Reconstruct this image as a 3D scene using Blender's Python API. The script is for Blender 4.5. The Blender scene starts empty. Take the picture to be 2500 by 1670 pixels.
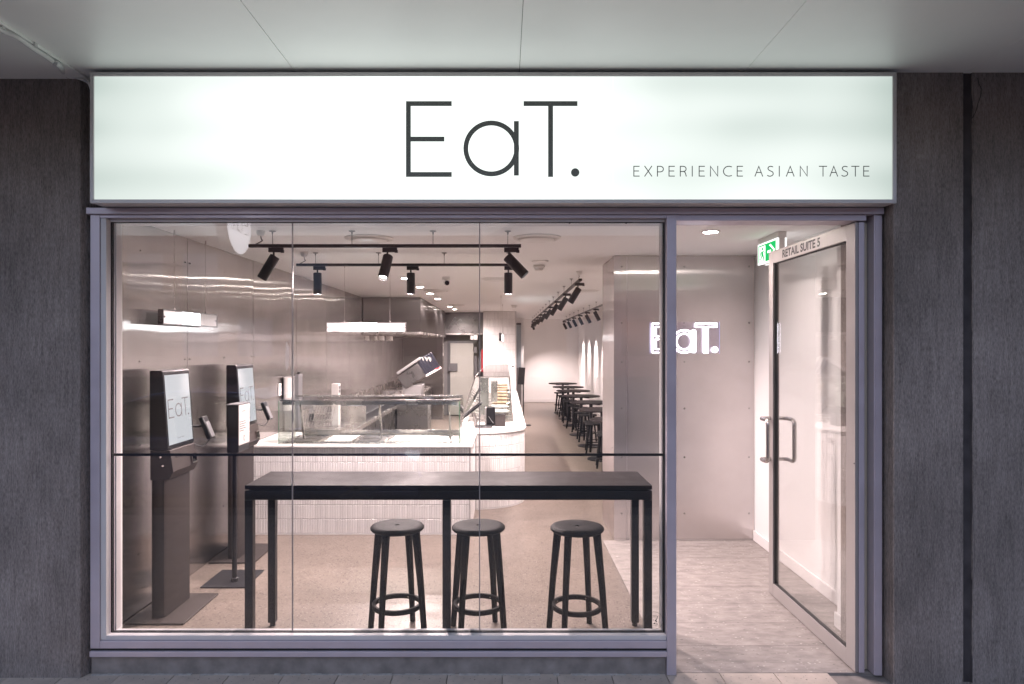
import bpy, bmesh, math, random
from mathutils import Vector, Matrix, noise
random.seed(7)
R = math.radians
sc = bpy.context.scene
col = sc.collection

# ------------------------------------------------------------------ camera, sky, exposure
F, VX, VY, EYE, D0 = 1667.0, 1232.0, 843.0, 1.596, 3.327     # lens in photo pixels, vanishing point, eye height, metres to the shopfront
cam_d = bpy.data.cameras.new("camera"); cam = bpy.data.objects.new("camera", cam_d); col.objects.link(cam)
cam.location = (0, -D0, EYE); cam.rotation_euler = (R(90), 0, 0)
cam_d.lens = 24.0; cam_d.sensor_width = 36.0; cam_d.shift_x = 0.0072; cam_d.shift_y = 0.0032
cam_d.clip_start = 0.05; cam_d.clip_end = 2000
sc.camera = cam
world = bpy.data.worlds.new("World"); sc.world = world; world.use_nodes = True
wn = world.node_tree; bg = wn.nodes["Background"]
sky = wn.nodes.new("ShaderNodeTexSky"); sky.sky_type = 'NISHITA'; sky.sun_disc = False
sky.sun_elevation = R(1.0); sky.sun_rotation = R(25); sky.ozone_density = 3.0; sky.dust_density = 1.5
dusk = wn.nodes.new("ShaderNodeMix"); dusk.data_type = 'RGBA'; dusk.blend_type = 'MULTIPLY'; dusk.inputs[0].default_value = 1.0
dusk.inputs[7].default_value = (1.55, 1.02, .90, 1)                     # the violet of city dusk over the whole dome
wn.links.new(sky.outputs[0], dusk.inputs[6]); wn.links.new(dusk.outputs[2], bg.inputs[0]); bg.inputs[1].default_value = 1.35
glow_fill_d = bpy.data.lights.new("glow_fill", 'SUN'); glow_fill_d.energy = 0.65; glow_fill_d.angle = R(70); glow_fill_d.color = (1.0, 0.93, 0.90)  # wide soft fill added for city glow, lifting piers, pavement and soffit
glow_fill = bpy.data.objects.new("glow_fill", glow_fill_d); col.objects.link(glow_fill); glow_fill.rotation_euler = (R(50), 0, R(-20))
vs = sc.view_settings
vs.view_transform = 'Standard'; vs.look = 'None'; vs.gamma = 1.0; vs.exposure = 0.0; vs.use_curve_mapping = False
sc.cycles.max_bounces = 14; sc.cycles.diffuse_bounces = 10; sc.cycles.glossy_bounces = 6
sc.cycles.transparent_max_bounces = 24; sc.cycles.transmission_bounces = 6
sc.cycles.caustics_reflective = False; sc.cycles.caustics_refractive = False
sc.cycles.sample_clamp_indirect = 6.0

def Y(d): return d - D0                     # metres from the camera plane -> world Y (shopfront glass at Y = 0)
def fx(px, d): return (px - VX) * d / F
def fz(py, d): return EYE - (py - VY) * d / F

# ------------------------------------------------------------------ materials
M = {}
def nt(name):
    m = bpy.data.materials.new(name); m.use_nodes = True; M[name] = m
    return m, m.node_tree, m.node_tree.nodes["Principled BSDF"]
def mat(name, c, rough=0.5, metal=0.0, spec=0.5, coat=0.0, var=0.0, vscale=6.0, vstretch=(1,1,1), bump=0.0, bscale=60.0, bstretch=(1,1,1), bdist=0.002, rvar=0.0, emit=None, estr=0.0):
    m, t, b = nt(name); L = t.links
    b.inputs["Base Color"].default_value = (*c, 1); b.inputs["Roughness"].default_value = rough
    b.inputs["Metallic"].default_value = metal; b.inputs["Specular IOR Level"].default_value = spec
    b.inputs["Coat Weight"].default_value = coat; b.inputs["Coat Roughness"].default_value = .03 if name == "car_paint" else .5
    if emit: b.inputs["Emission Color"].default_value = (*emit, 1); b.inputs["Emission Strength"].default_value = estr
    if var or bump or rvar: tc = t.nodes.new("ShaderNodeTexCoord")
    if var or rvar:
        mp = t.nodes.new("ShaderNodeMapping"); mp.inputs["Scale"].default_value = vstretch
        n = t.nodes.new("ShaderNodeTexNoise"); n.inputs["Scale"].default_value = vscale; n.inputs["Detail"].default_value = 5
        L.new(tc.outputs["Object"], mp.inputs[0]); L.new(mp.outputs[0], n.inputs[0])
        if var:
            r = t.nodes.new("ShaderNodeMapRange"); r.inputs[1].default_value = .25; r.inputs[2].default_value = .75
            r.inputs[3].default_value = 1 - var; r.inputs[4].default_value = 1 + var
            x = t.nodes.new("ShaderNodeMix"); x.data_type = 'RGBA'; x.blend_type = 'MULTIPLY'; x.inputs[0].default_value = 1
            x.inputs[6].default_value = (*c, 1)
            L.new(n.outputs[0], r.inputs[0]); L.new(r.outputs[0], x.inputs[7]); L.new(x.outputs[2], b.inputs["Base Color"])
        if rvar:
            r2 = t.nodes.new("ShaderNodeMapRange"); r2.inputs[1].default_value = .3; r2.inputs[2].default_value = .7
            r2.inputs[3].default_value = rough - rvar; r2.inputs[4].default_value = rough + rvar
            L.new(n.outputs[0], r2.inputs[0]); L.new(r2.outputs[0], b.inputs["Roughness"])
    if bump:
        mp2 = t.nodes.new("ShaderNodeMapping"); mp2.inputs["Scale"].default_value = bstretch
        n2 = t.nodes.new("ShaderNodeTexNoise"); n2.inputs["Scale"].default_value = bscale; n2.inputs["Detail"].default_value = 6
        bp = t.nodes.new("ShaderNodeBump"); bp.inputs["Strength"].default_value = bump; bp.inputs["Distance"].default_value = bdist
        L.new(tc.outputs["Object"], mp2.inputs[0]); L.new(mp2.outputs[0], n2.inputs[0]); L.new(n2.outputs[0], bp.inputs["Height"]); L.new(bp.outputs[0], b.inputs["Normal"])
    return m
def emis(name, c, s):
    m = bpy.data.materials.new(name); m.use_nodes = True; M[name] = m; t = m.node_tree; t.nodes.clear()
    e = t.nodes.new("ShaderNodeEmission"); o = t.nodes.new("ShaderNodeOutputMaterial")
    e.inputs[0].default_value = (*c, 1); e.inputs[1].default_value = s; t.links.new(e.outputs[0], o.inputs[0]); return m
def glass(name, tint=(1,1,1), ior=1.5, gain=1.0, rough=0.0, haze=0.0):
    m = bpy.data.materials.new(name); m.use_nodes = True; M[name] = m; t = m.node_tree; t.nodes.clear(); L = t.links
    tr = t.nodes.new("ShaderNodeBsdfTransparent"); tr.inputs[0].default_value = (*tint, 1)
    gl = t.nodes.new("ShaderNodeBsdfGlossy"); gl.inputs["Roughness"].default_value = rough
    fr = t.nodes.new("ShaderNodeFresnel"); ge = t.nodes.new("ShaderNodeNewGeometry"); im = t.nodes.new("ShaderNodeMapRange")   # the sheet is thin: both of its faces reflect alike
    im.inputs[3].default_value = ior; im.inputs[4].default_value = 1/ior; L.new(ge.outputs["Backfacing"], im.inputs[0]); L.new(im.outputs[0], fr.inputs[0])
    mu = t.nodes.new("ShaderNodeMath"); mu.operation = 'MULTIPLY'; mu.inputs[1].default_value = gain; mu.use_clamp = True
    mx = t.nodes.new("ShaderNodeMixShader"); o = t.nodes.new("ShaderNodeOutputMaterial")
    L.new(fr.outputs[0], mu.inputs[0]); L.new(mu.outputs[0], mx.inputs[0]); L.new(tr.outputs[0], mx.inputs[1]); L.new(gl.outputs[0], mx.inputs[2])
    out = mx
    if haze:
        df = t.nodes.new("ShaderNodeBsdfDiffuse"); df.inputs[0].default_value = (.8, .8, .8, 1)
        m2 = t.nodes.new("ShaderNodeMixShader"); tc = t.nodes.new("ShaderNodeTexCoord"); mp = t.nodes.new("ShaderNodeMapping"); mp.inputs["Scale"].default_value = (1.6, 1.6, .7)
        n = t.nodes.new("ShaderNodeTexNoise"); n.inputs["Scale"].default_value = 5; n.inputs["Detail"].default_value = 8; n.inputs["Roughness"].default_value = .7
        hr = t.nodes.new("ShaderNodeMapRange"); hr.inputs[1].default_value = .42; hr.inputs[2].default_value = .75; hr.inputs[3].default_value = .001; hr.inputs[4].default_value = haze*2
        L.new(tc.outputs["Object"], mp.inputs[0]); L.new(mp.outputs[0], n.inputs[0]); L.new(n.outputs[0], hr.inputs[0]); L.new(hr.outputs[0], m2.inputs[0])
        L.new(mx.outputs[0], m2.inputs[1]); L.new(df.outputs[0], m2.inputs[2]); out = m2
    L.new(out.outputs[0], o.inputs[0]); return m

def steel(name, c=(.62, .57, .55), sharp=.16, soft=.34, mix=.42):
    """brushed sheet: a lobe drawn out sideways across the upright grain, over a broader sheen"""
    m = bpy.data.materials.new(name); m.use_nodes = True; M[name] = m; t = m.node_tree; t.nodes.clear(); L = t.links
    tg = t.nodes.new("ShaderNodeTangent"); tg.direction_type = 'UV_MAP'; tg.uv_map = "UVMap"
    tc = t.nodes.new("ShaderNodeTexCoord"); n = t.nodes.new("ShaderNodeTexNoise"); n.inputs["Scale"].default_value = 2.5; n.inputs["Detail"].default_value = 5
    mr = t.nodes.new("ShaderNodeMapRange"); mr.inputs[1].default_value = .3; mr.inputs[2].default_value = .7; mr.inputs[3].default_value = .90; mr.inputs[4].default_value = 1.06
    x = t.nodes.new("ShaderNodeMix"); x.data_type = 'RGBA'; x.blend_type = 'MULTIPLY'; x.inputs[0].default_value = 1; x.inputs[6].default_value = (*c, 1)
    L.new(tc.outputs["Object"], n.inputs[0]); L.new(n.outputs[0], mr.inputs[0]); L.new(mr.outputs[0], x.inputs[7])
    g = []
    for r, an in ((sharp, -.82), (soft, -.35)):
        k = t.nodes.new("ShaderNodeBsdfAnisotropic"); k.inputs["Roughness"].default_value = r; k.inputs["Anisotropy"].default_value = an
        L.new(x.outputs[2], k.inputs["Color"]); L.new(tg.outputs[0], k.inputs["Tangent"]); g.append(k)
    mx = t.nodes.new("ShaderNodeMixShader"); mx.inputs[0].default_value = mix; o = t.nodes.new("ShaderNodeOutputMaterial")
    L.new(g[0].outputs[0], mx.inputs[1]); L.new(g[1].outputs[0], mx.inputs[2]); L.new(mx.outputs[0], o.inputs[0]); return m

mat("soffit", (.91, .93, .90), .40, coat=.9, var=.035, vscale=2.5)
mat("joint_dark", (.03, .03, .03), .8)
mat("alu", (.53, .48, .54), .38, metal=.35, var=.06, vscale=9, vstretch=(1,1,1), rvar=.08)
mat("alu_light", (.62, .60, .60), .48, metal=.15, var=.05, vscale=8, rvar=.06)
mat("alu_door", (.37, .345, .335), .42, metal=.4, var=.04, vscale=5, rvar=.06)
mat("gasket", (.012, .012, .013), .6)
mat("white_paint", (.80, .79, .78), .5, var=.015, vscale=2)
mat("white_ceiling", (.93, .925, .92), .6, var=.01, vscale=2)
mat("white_plastic", (.78, .77, .75), .35)
mat("white_gloss", (.78, .76, .75), .25, coat=.2)
mat("stone_white", (.82, .80, .78), .22, var=.025, vscale=14, coat=.15)
mat("black_metal", (.010, .010, .013), .42, spec=.4, var=.12, vscale=12)
mat("black_top", (.028, .024, .025), .5, spec=.07, var=.1, vscale=10, rvar=.06)
mat("black_stool", (.010, .0095, .010), .6, spec=.10, var=.2, vscale=9, bump=.15, bscale=90, bdist=.001)
mat("black_plastic", (.012, .012, .014), .3)
mat("kiosk_grey", (.034, .028, .027), .45, spec=.35, var=.06, vscale=4)
mat("kiosk_side", (.008, .008, .010), .3, spec=.35)
mat("base_brown", (.04, .033, .031), .5, spec=.3)
mat("dark_lens", (.004, .004, .005), .08)
mat("grey_door", (.36, .36, .33), .45, var=.04)
mat("grey_dark", (.10, .10, .105), .5)
mat("grey_mid", (.20, .195, .195), .45)
mat("steel_plain", (.60, .57, .55), .26, metal=1.0, rvar=.07, var=.05, vscale=5)
mat("steel_dark", (.20, .195, .195), .3, metal=1.0, rvar=.08)
mat("chrome", (.62, .58, .56), .14, metal=1.0)
mat("handle_steel", (.50, .47, .46), .2, metal=1.0, rvar=.05)
mat("plinth", (.24, .215, .20), .8, var=.3, vscale=14, bump=.5, bscale=50, bdist=.004)
mat("letter_dark", (.045, .05, .05), .5, emit=(.9, 1, .97), estr=.035)
mat("print_grey", (.06, .06, .065), .5)
mat("print_black", (.02, .02, .02), .5)
mat("paper", (.50, .475, .46), .5)
mat("off_white", (.42, .405, .39), .45)
mat("wood_tray", (.33, .21, .13), .5, var=.15, vscale=20, vstretch=(1, 8, 1))
mat("navy", (.012, .013, .022), .35)
mat("red", (.35, .03, .04), .4)
mat("conduit", (.66, .67, .66), .45)
mat("road", (.05, .05, .052), .85, var=.25, vscale=30, bump=.3, bscale=120)
mat("far_wall", (.22, .21, .22), .8, var=.2, vscale=.8)
mat("far_glass", (.02, .025, .04), .1)
mat("green_glass_edge", (.02, .14, .06), .2)
emis("lens_lit", (1.0, .90, .84), 320.0)
emis("lens_spot", (1.0, .90, .84), 30.0)
emis("panel_lit", (.92, .97, 1.0), 16.0)
emis("tube_lit", (1.0, .96, .90), 12.0)
emis("neon", (.93, .91, 1.0), 6.0)
emis("seam_lit", (1, 1, 1), 1.6)
emis("exit_green", (.02, .62, .16), 1.0)
emis("exit_white", (1.0, 1.0, .98), 1.5)
emis("blade_face", (.93, .92, 1.0), 5.5)
emis("window_warm", (1.0, .75, .5), .3)
emis("window_cool", (.55, .65, 1.0), .4)
mat("panel_frosted", (.32, .31, .31), .35, emit=(1, .93, .9), estr=.12)
glass("shop_glass", (.97, .975, .97), 1.5, 1.25, haze=.003)
glass("case_glass", (.955, .98, .965), 1.5, 1.2)
glass("acrylic", (.98, .97, 1.0), 1.45, .9, haze=.0)
mat("frosted_door", (.38, .44, .48), .3, var=.1, vscale=3)
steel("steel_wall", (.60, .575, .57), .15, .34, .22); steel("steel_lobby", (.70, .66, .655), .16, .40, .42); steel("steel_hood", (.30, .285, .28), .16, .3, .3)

def concrete():
    m, t, b = nt("pier_concrete"); L = t.links; b.inputs["Roughness"].default_value = .9; b.inputs["Specular IOR Level"].default_value = .2
    tc = t.nodes.new("ShaderNodeTexCoord")
    def nz(scale, stretch, det=6, rg=.6):
        mp = t.nodes.new("ShaderNodeMapping"); mp.inputs["Scale"].default_value = stretch
        n = t.nodes.new("ShaderNodeTexNoise"); n.inputs["Scale"].default_value = scale; n.inputs["Detail"].default_value = det; n.inputs["Roughness"].default_value = rg
        L.new(tc.outputs["Object"], mp.inputs[0]); L.new(mp.outputs[0], n.inputs[0]); return n
    fine, streak, big = nz(200, (1, 1, .22), 5, .7), nz(75, (1, 1, .10)), nz(2.0, (1, 1, .8), 4)
    ramp = t.nodes.new("ShaderNodeValToRGB"); e = ramp.color_ramp.elements
    e[0].position = .34; e[0].color = (.135, .117, .110, 1); e[1].position = .62; e[1].color = (.39, .34, .315, 1)
    a = t.nodes.new("ShaderNodeMath"); a.operation = 'MULTIPLY_ADD'; a.inputs[1].default_value = .70
    b2 = t.nodes.new("ShaderNodeMath"); b2.operation = 'MULTIPLY'; b2.inputs[1].default_value = .30
    L.new(streak.outputs[0], b2.inputs[0]); L.new(fine.outputs[0], a.inputs[0]); L.new(b2.outputs[0], a.inputs[2]); L.new(a.outputs[0], ramp.inputs[0])
    mr = t.nodes.new("ShaderNodeMapRange"); mr.inputs[1].default_value = .3; mr.inputs[2].default_value = .7; mr.inputs[3].default_value = .72; mr.inputs[4].default_value = 1.22
    L.new(big.outputs[0], mr.inputs[0])
    x = t.nodes.new("ShaderNodeMix"); x.data_type = 'RGBA'; x.blend_type = 'MULTIPLY'; x.inputs[0].default_value = 1
    L.new(ramp.outputs[0], x.inputs[6]); L.new(mr.outputs[0], x.inputs[7]); L.new(x.outputs[2], b.inputs["Base Color"])
    bp = t.nodes.new("ShaderNodeBump"); bp.inputs["Strength"].default_value = 1.0; bp.inputs["Distance"].default_value = .010
    L.new(a.outputs[0], bp.inputs["Height"]); L.new(bp.outputs[0], b.inputs["Normal"])
concrete()

def speckle(name, base, dark, light, s1, s2, rough, stretch=(1,1,1), cloud=.18, cscale=3.0, dsize=.16, lsize=.12):
    m, t, b = nt(name); L = t.links; b.inputs["Roughness"].default_value = rough
    tc = t.nodes.new("ShaderNodeTexCoord"); mp = t.nodes.new("ShaderNodeMapping"); mp.inputs["Scale"].default_value = stretch
    L.new(tc.outputs["Object"], mp.inputs[0])
    n = t.nodes.new("ShaderNodeTexNoise"); n.inputs["Scale"].default_value = cscale; n.inputs["Detail"].default_value = 8; n.inputs["Roughness"].default_value = .65
    L.new(mp.outputs[0], n.inputs[0])
    mr = t.nodes.new("ShaderNodeMapRange"); mr.inputs[1].default_value = .3; mr.inputs[2].default_value = .7; mr.inputs[3].default_value = 1 - cloud; mr.inputs[4].default_value = 1 + cloud
    L.new(n.outputs[0], mr.inputs[0])
    x0 = t.nodes.new("ShaderNodeMix"); x0.data_type = 'RGBA'; x0.blend_type = 'MULTIPLY'; x0.inputs[0].default_value = 1; x0.inputs[6].default_value = (*base, 1)
    L.new(mr.outputs[0], x0.inputs[7]); prev = x0.outputs[2]
    for sc_, c_, sz in ((s1, dark, dsize), (s2, light, lsize)):
        v = t.nodes.new("ShaderNodeTexVoronoi"); v.inputs["Scale"].default_value = sc_
        w = t.nodes.new("ShaderNodeTexNoise"); w.inputs["Scale"].default_value = sc_ * 1.3; w.inputs["Detail"].default_value = 2
        ad = t.nodes.new("ShaderNodeMix"); ad.data_type = 'VECTOR'; ad.inputs[0].default_value = .02
        L.new(mp.outputs[0], v.inputs[0]); L.new(mp.outputs[0], w.inputs[0])
        # threshold varies per cell so chips have different sizes and most cells have none
        sep = t.nodes.new("ShaderNodeSeparateColor"); L.new(v.outputs["Color"], sep.inputs[0])
        th = t.nodes.new("ShaderNodeMath"); th.operation = 'MULTIPLY'; th.inputs[1].default_value = sz * 2.2
        pw = t.nodes.new("ShaderNodeMath"); pw.operation = 'POWER'; pw.inputs[1].default_value = 2.2
        L.new(sep.outputs[0], pw.inputs[0]); L.new(pw.outputs[0], th.inputs[0])
        jit = t.nodes.new("ShaderNodeMath"); jit.operation = 'MULTIPLY_ADD'; jit.inputs[1].default_value = .22; L.new(w.outputs[0], jit.inputs[0]); L.new(v.outputs["Distance"], jit.inputs[2])
        jj = t.nodes.new("ShaderNodeMath"); jj.operation = 'SUBTRACT'; jj.inputs[1].default_value = .11; L.new(jit.outputs[0], jj.inputs[0])
        lt = t.nodes.new("ShaderNodeMath"); lt.operation = 'LESS_THAN'; L.new(jj.outputs[0], lt.inputs[0]); L.new(th.outputs[0], lt.inputs[1])
        x = t.nodes.new("ShaderNodeMix"); x.data_type = 'RGBA'; x.inputs[7].default_value = (*c_, 1)
        f = t.nodes.new("ShaderNodeMath"); f.operation = 'MULTIPLY'; f.inputs[1].default_value = .8; L.new(lt.outputs[0], f.inputs[0])
        L.new(f.outputs[0], x.inputs[0]); L.new(prev, x.inputs[6]); prev = x.outputs[2]
        t.nodes.remove(ad)
    L.new(prev, b.inputs["Base Color"])
    return m
speckle("terrazzo", (.168, .137, .115), (.045, .035, .029), (.32, .285, .255), 70, 90, .36, cloud=.15, cscale=5, dsize=.25, lsize=.20)
speckle("lobby_tile", (.29, .262, .245), (.12, .105, .10), (.66, .62, .58), 26, 34, .5, stretch=(1, 2.2, 1), cloud=.30, cscale=9, dsize=.10, lsize=.11)
speckle("paving", (.50, .43, .375), (.09, .085, .085), (.42, .40, .38), 60, 80, .75, cloud=.22, cscale=5, dsize=.14, lsize=.12)

def finger_mat():
    m, t, b = nt("finger_tile"); L = t.links; b.inputs["Roughness"].default_value = .28
    g = t.nodes.new("ShaderNodeNewGeometry"); mr = t.nodes.new("ShaderNodeMapRange"); mr.inputs[3].default_value = .9; mr.inputs[4].default_value = 1.05
    x = t.nodes.new("ShaderNodeMix"); x.data_type = 'RGBA'; x.blend_type = 'MULTIPLY'; x.inputs[0].default_value = 1; x.inputs[6].default_value = (.80, .78, .77, 1)
    L.new(g.outputs["Random Per Island"], mr.inputs[0]); L.new(mr.outputs[0], x.inputs[7]); L.new(x.outputs[2], b.inputs["Base Color"])
finger_mat()
mat("grout", (.50, .48, .47), .8)

def sign_face():
    # light box lit by rows of tubes: brighter along the tubes and in the middle bay, greener and dimmer towards the ends
    m = bpy.data.materials.new("sign_face"); m.use_nodes = True; M["sign_face"] = m; t = m.node_tree; t.nodes.clear(); L = t.links
    tc = t.nodes.new("ShaderNodeTexCoord"); mp = t.nodes.new("ShaderNodeMapping"); mp.inputs["Scale"].default_value = (.8, 1, 2.0)
    n = t.nodes.new("ShaderNodeTexNoise"); n.inputs["Scale"].default_value = 1.5; n.inputs["Detail"].default_value = 1.2
    L.new(tc.outputs["Object"], mp.inputs[0]); L.new(mp.outputs[0], n.inputs[0])
    sp = t.nodes.new("ShaderNodeSeparateXYZ"); L.new(tc.outputs["Object"], sp.inputs[0])
    def mth(op, a, b=None, c=None, clamp=False):
        k = t.nodes.new("ShaderNodeMath"); k.operation = op; k.use_clamp = clamp
        for i, v in enumerate((a, b, c)):
            if v is None: continue
            if isinstance(v, (int, float)): k.inputs[i].default_value = v
            else: L.new(v, k.inputs[i])
        return k.outputs[0]
    end = mth('POWER', mth('DIVIDE', mth('ABSOLUTE', mth('ADD', sp.outputs[0], .053)), 1.88), 8.0)            # 1 at the ends of the box
    mid = mth('SUBTRACT', 1.0, mth('POWER', mth('DIVIDE', mth('ABSOLUTE', mth('ADD', sp.outputs[0], .40)), 1.25), 2.0), clamp=True)
    mid = mth('POWER', mid, 1.8)
    tube = mth('COSINE', mth('MULTIPLY', sp.outputs[2], 27.0))
    v = mth('MULTIPLY_ADD', mth('SUBTRACT', n.outputs[0], .5), .46, .955)
    v = mth('MULTIPLY_ADD', mid, .50, v)
    v = mth('MULTIPLY_ADD', tube, .04, v)
    v = mth('MULTIPLY_ADD', end, -.22, v)
    ramp = t.nodes.new("ShaderNodeValToRGB"); e = ramp.color_ramp.elements
    e[0].position = .60; e[0].color = (.74, .89, .82, 1); e[1].position = 1.0; e[1].color = (.925, 1.0, .955, 1)
    k = ramp.color_ramp.elements.new(.80); k.color = (.86, .965, .91, 1)
    L.new(v, ramp.inputs[0])
    em = t.nodes.new("ShaderNodeEmission"); L.new(ramp.outputs[0], em.inputs[0]); L.new(v, em.inputs[1])
    o = t.nodes.new("ShaderNodeOutputMaterial"); L.new(em.outputs[0], o.inputs[0])
sign_face()

def screen_mat():
    m = bpy.data.materials.new("screen"); m.use_nodes = True; M["screen"] = m; t = m.node_tree; t.nodes.clear(); L = t.links
    e = t.nodes.new("ShaderNodeEmission"); e.inputs[0].default_value = (.74, .745, .79, 1); e.inputs[1].default_value = 1.1
    g = t.nodes.new("ShaderNodeBsdfGlossy"); g.inputs["Roughness"].default_value = .05; fr = t.nodes.new("ShaderNodeFresnel")
    a = t.nodes.new("ShaderNodeMixShader"); o = t.nodes.new("ShaderNodeOutputMaterial")
    L.new(fr.outputs[0], a.inputs[0]); L.new(e.outputs[0], a.inputs[1]); L.new(g.outputs[0], a.inputs[2]); L.new(a.outputs[0], o.inputs[0])
screen_mat()

# ------------------------------------------------------------------ mesh building
BASE = {}
class MB:
    def __init__(s): s.v, s.f, s.sm = [], [], []
    def add(s, vs, fs, smooth=False):
        k = len(s.v); s.v += [Vector(p) for p in vs]; s.f += [tuple(i + k for i in f) for f in fs]; s.sm += [smooth] * len(fs); return s
    def box(s, x0, x1, y0, y1, z0, z1):
        x0, x1 = sorted((x0, x1)); y0, y1 = sorted((y0, y1)); z0, z1 = sorted((z0, z1))
        return s.add([(x0,y0,z0),(x1,y0,z0),(x1,y1,z0),(x0,y1,z0),(x0,y0,z1),(x1,y0,z1),(x1,y1,z1),(x0,y1,z1)],
                     [(0,3,2,1),(4,5,6,7),(0,1,5,4),(1,2,6,5),(2,3,7,6),(3,0,4,7)])
    def obox(s, c, sx, sy, sz, rot):
        m = rot.to_3x3(); c = Vector(c); h = Vector((sx/2, sy/2, sz/2)); k = len(s.v)
        pts = [(-1,-1,-1),(1,-1,-1),(1,1,-1),(-1,1,-1),(-1,-1,1),(1,-1,1),(1,1,1),(-1,1,1)]
        return s.add([c + m @ Vector((p[0]*h.x, p[1]*h.y, p[2]*h.z)) for p in pts], [(0,3,2,1),(4,5,6,7),(0,1,5,4),(1,2,6,5),(2,3,7,6),(3,0,4,7)])
    def cyl(s, p0, p1, r0, r1=None, n=16, caps=True):
        p0, p1 = Vector(p0), Vector(p1); r1 = r0 if r1 is None else r1
        a = (p1 - p0).normalized(); u = a.orthogonal().normalized(); w = a.cross(u); k = len(s.v)
        for p, r in ((p0, r0), (p1, r1)):
            for i in range(n):
                t = 2*math.pi*i/n; s.v.append(p + (u*math.cos(t) + w*math.sin(t))*r)
        for i in range(n):
            j = (i+1) % n; s.f.append((k+i, k+j, k+n+j, k+n+i)); s.sm.append(True)
        if caps:
            s.f.append(tuple(k+i for i in reversed(range(n)))); s.sm.append(False)
            s.f.append(tuple(k+n+i for i in range(n))); s.sm.append(False)
        return s
    def tube(s, pts, r, n=10, closed=False):
        pts = [Vector(p) for p in pts]; m = len(pts); k = len(s.v); u = None
        for i, p in enumerate(pts):
            a, b = (pts[(i-1) % m], pts[(i+1) % m]) if closed else (pts[max(i-1, 0)], pts[min(i+1, m-1)])
            t = (b - a).normalized()
            u = t.orthogonal().normalized() if u is None else (u - t*u.dot(t)).normalized()
            w = t.cross(u)
            for q in range(n):
                an = 2*math.pi*q/n; s.v.append(p + (u*math.cos(an) + w*math.sin(an))*r)
        for i in range(m if closed else m-1):
            i2 = (i+1) % m
            for q in range(n):
                q2 = (q+1) % n; s.f.append((k+i*n+q, k+i*n+q2, k+i2*n+q2, k+i2*n+q)); s.sm.append(True)
        if not closed:
            s.f.append(tuple(k+q for q in reversed(range(n)))); s.f.append(tuple(k+(m-1)*n+q for q in range(n))); s.sm += [False, False]
        return s
    def lathe(s, prof, c, n=32, axis='Z'):
        c = Vector(c); k = len(s.v)
        for r, z in prof:
            for i in range(n):
                t = 2*math.pi*i/n; s.v.append(c + Vector((r*math.cos(t), r*math.sin(t), z)))
        for j in range(len(prof)-1):
            for i in range(n):
                i2 = (i+1) % n; s.f.append((k+j*n+i, k+j*n+i2, k+(j+1)*n+i2, k+(j+1)*n+i)); s.sm.append(True)
        s.f.append(tuple(k+i for i in reversed(range(n)))); s.sm.append(False)
        s.f.append(tuple(k+(len(prof)-1)*n+i for i in range(n))); s.sm.append(False)
        return s
    def prism(s, poly, fn, a0, a1, smooth=False):
        # poly: 2D outline; fn(u, v, w) -> 3D point; extruded from w = a0 to a1
        n = len(poly); k = len(s.v)
        s.v += [Vector(fn(u, v, a0)) for u, v in poly] + [Vector(fn(u, v, a1)) for u, v in poly]
        s.f += [tuple(k+i for i in reversed(range(n))), tuple(k+n+i for i in range(n))]; s.sm += [False, False]
        for i in range(n):
            j = (i+1) % n; s.f.append((k+i, k+j, k+n+j, k+n+i)); s.sm.append(smooth)
        return s
    def mesh(s, name, base=Vector()):
        me = bpy.data.meshes.new(name); me.from_pydata([tuple(p - base) for p in s.v], [], s.f)
        me.polygons.foreach_set("use_smooth", s.sm)
        bm = bmesh.new(); bm.from_mesh(me); bmesh.ops.recalc_face_normals(bm, faces=bm.faces); bm.to_mesh(me); bm.free()
        if any(s.sm): me.set_sharp_from_angle(angle=R(42))
        me.update(); return me
    def build(s, name, m, parent=None, bevel=0.0, segs=2):
        base = BASE.get(parent.name, Vector()) if parent else Vector()
        me = s.mesh(name, base); me.materials.append(M[m])
        o = bpy.data.objects.new(name, me); col.objects.link(o)
        if parent: o.parent = parent; BASE[o.name] = base
        if bevel:
            b = o.modifiers.new("bevel", 'BEVEL'); b.width = bevel; b.segments = segs; b.limit_method = 'ANGLE'; b.angle_limit = R(40); b.harden_normals = False
        return o

def tag(o, label=None, cat=None, group=None, kind=None):
    if label: o["label"] = label
    if cat: o["category"] = cat
    if group: o["group"] = group
    if kind: o["kind"] = kind
    return o
def thing(name, loc, label, cat, group=None):
    o = bpy.data.objects.new(name, None); col.objects.link(o); o.location = loc; o.empty_display_size = .1
    BASE[o.name] = Vector(loc); return tag(o, label, cat, group)
def copy_tree(o, parent=None, loc=None, rz=0.0, label=None):
    c = o.copy(); col.objects.link(c)
    if parent: c.parent = parent; c.matrix_parent_inverse = o.matrix_parent_inverse.copy()
    if loc is not None: c.location = loc
    if rz: c.rotation_euler.z = rz
    if label: c["label"] = label
    for ch in o.children: copy_tree(ch, c)
    return c
def structure(mb, name, m, label=None, **k):
    return tag(mb.build(name, m, **k), label, None, None, "structure")
def box(*a): return MB().box(*a)
WORDS = ["nearest", "second", "third", "fourth", "fifth", "sixth", "seventh", "eighth", "ninth", "tenth", "eleventh", "twelfth", "thirteenth", "fourteenth", "fifteenth", "sixteenth"]

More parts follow.
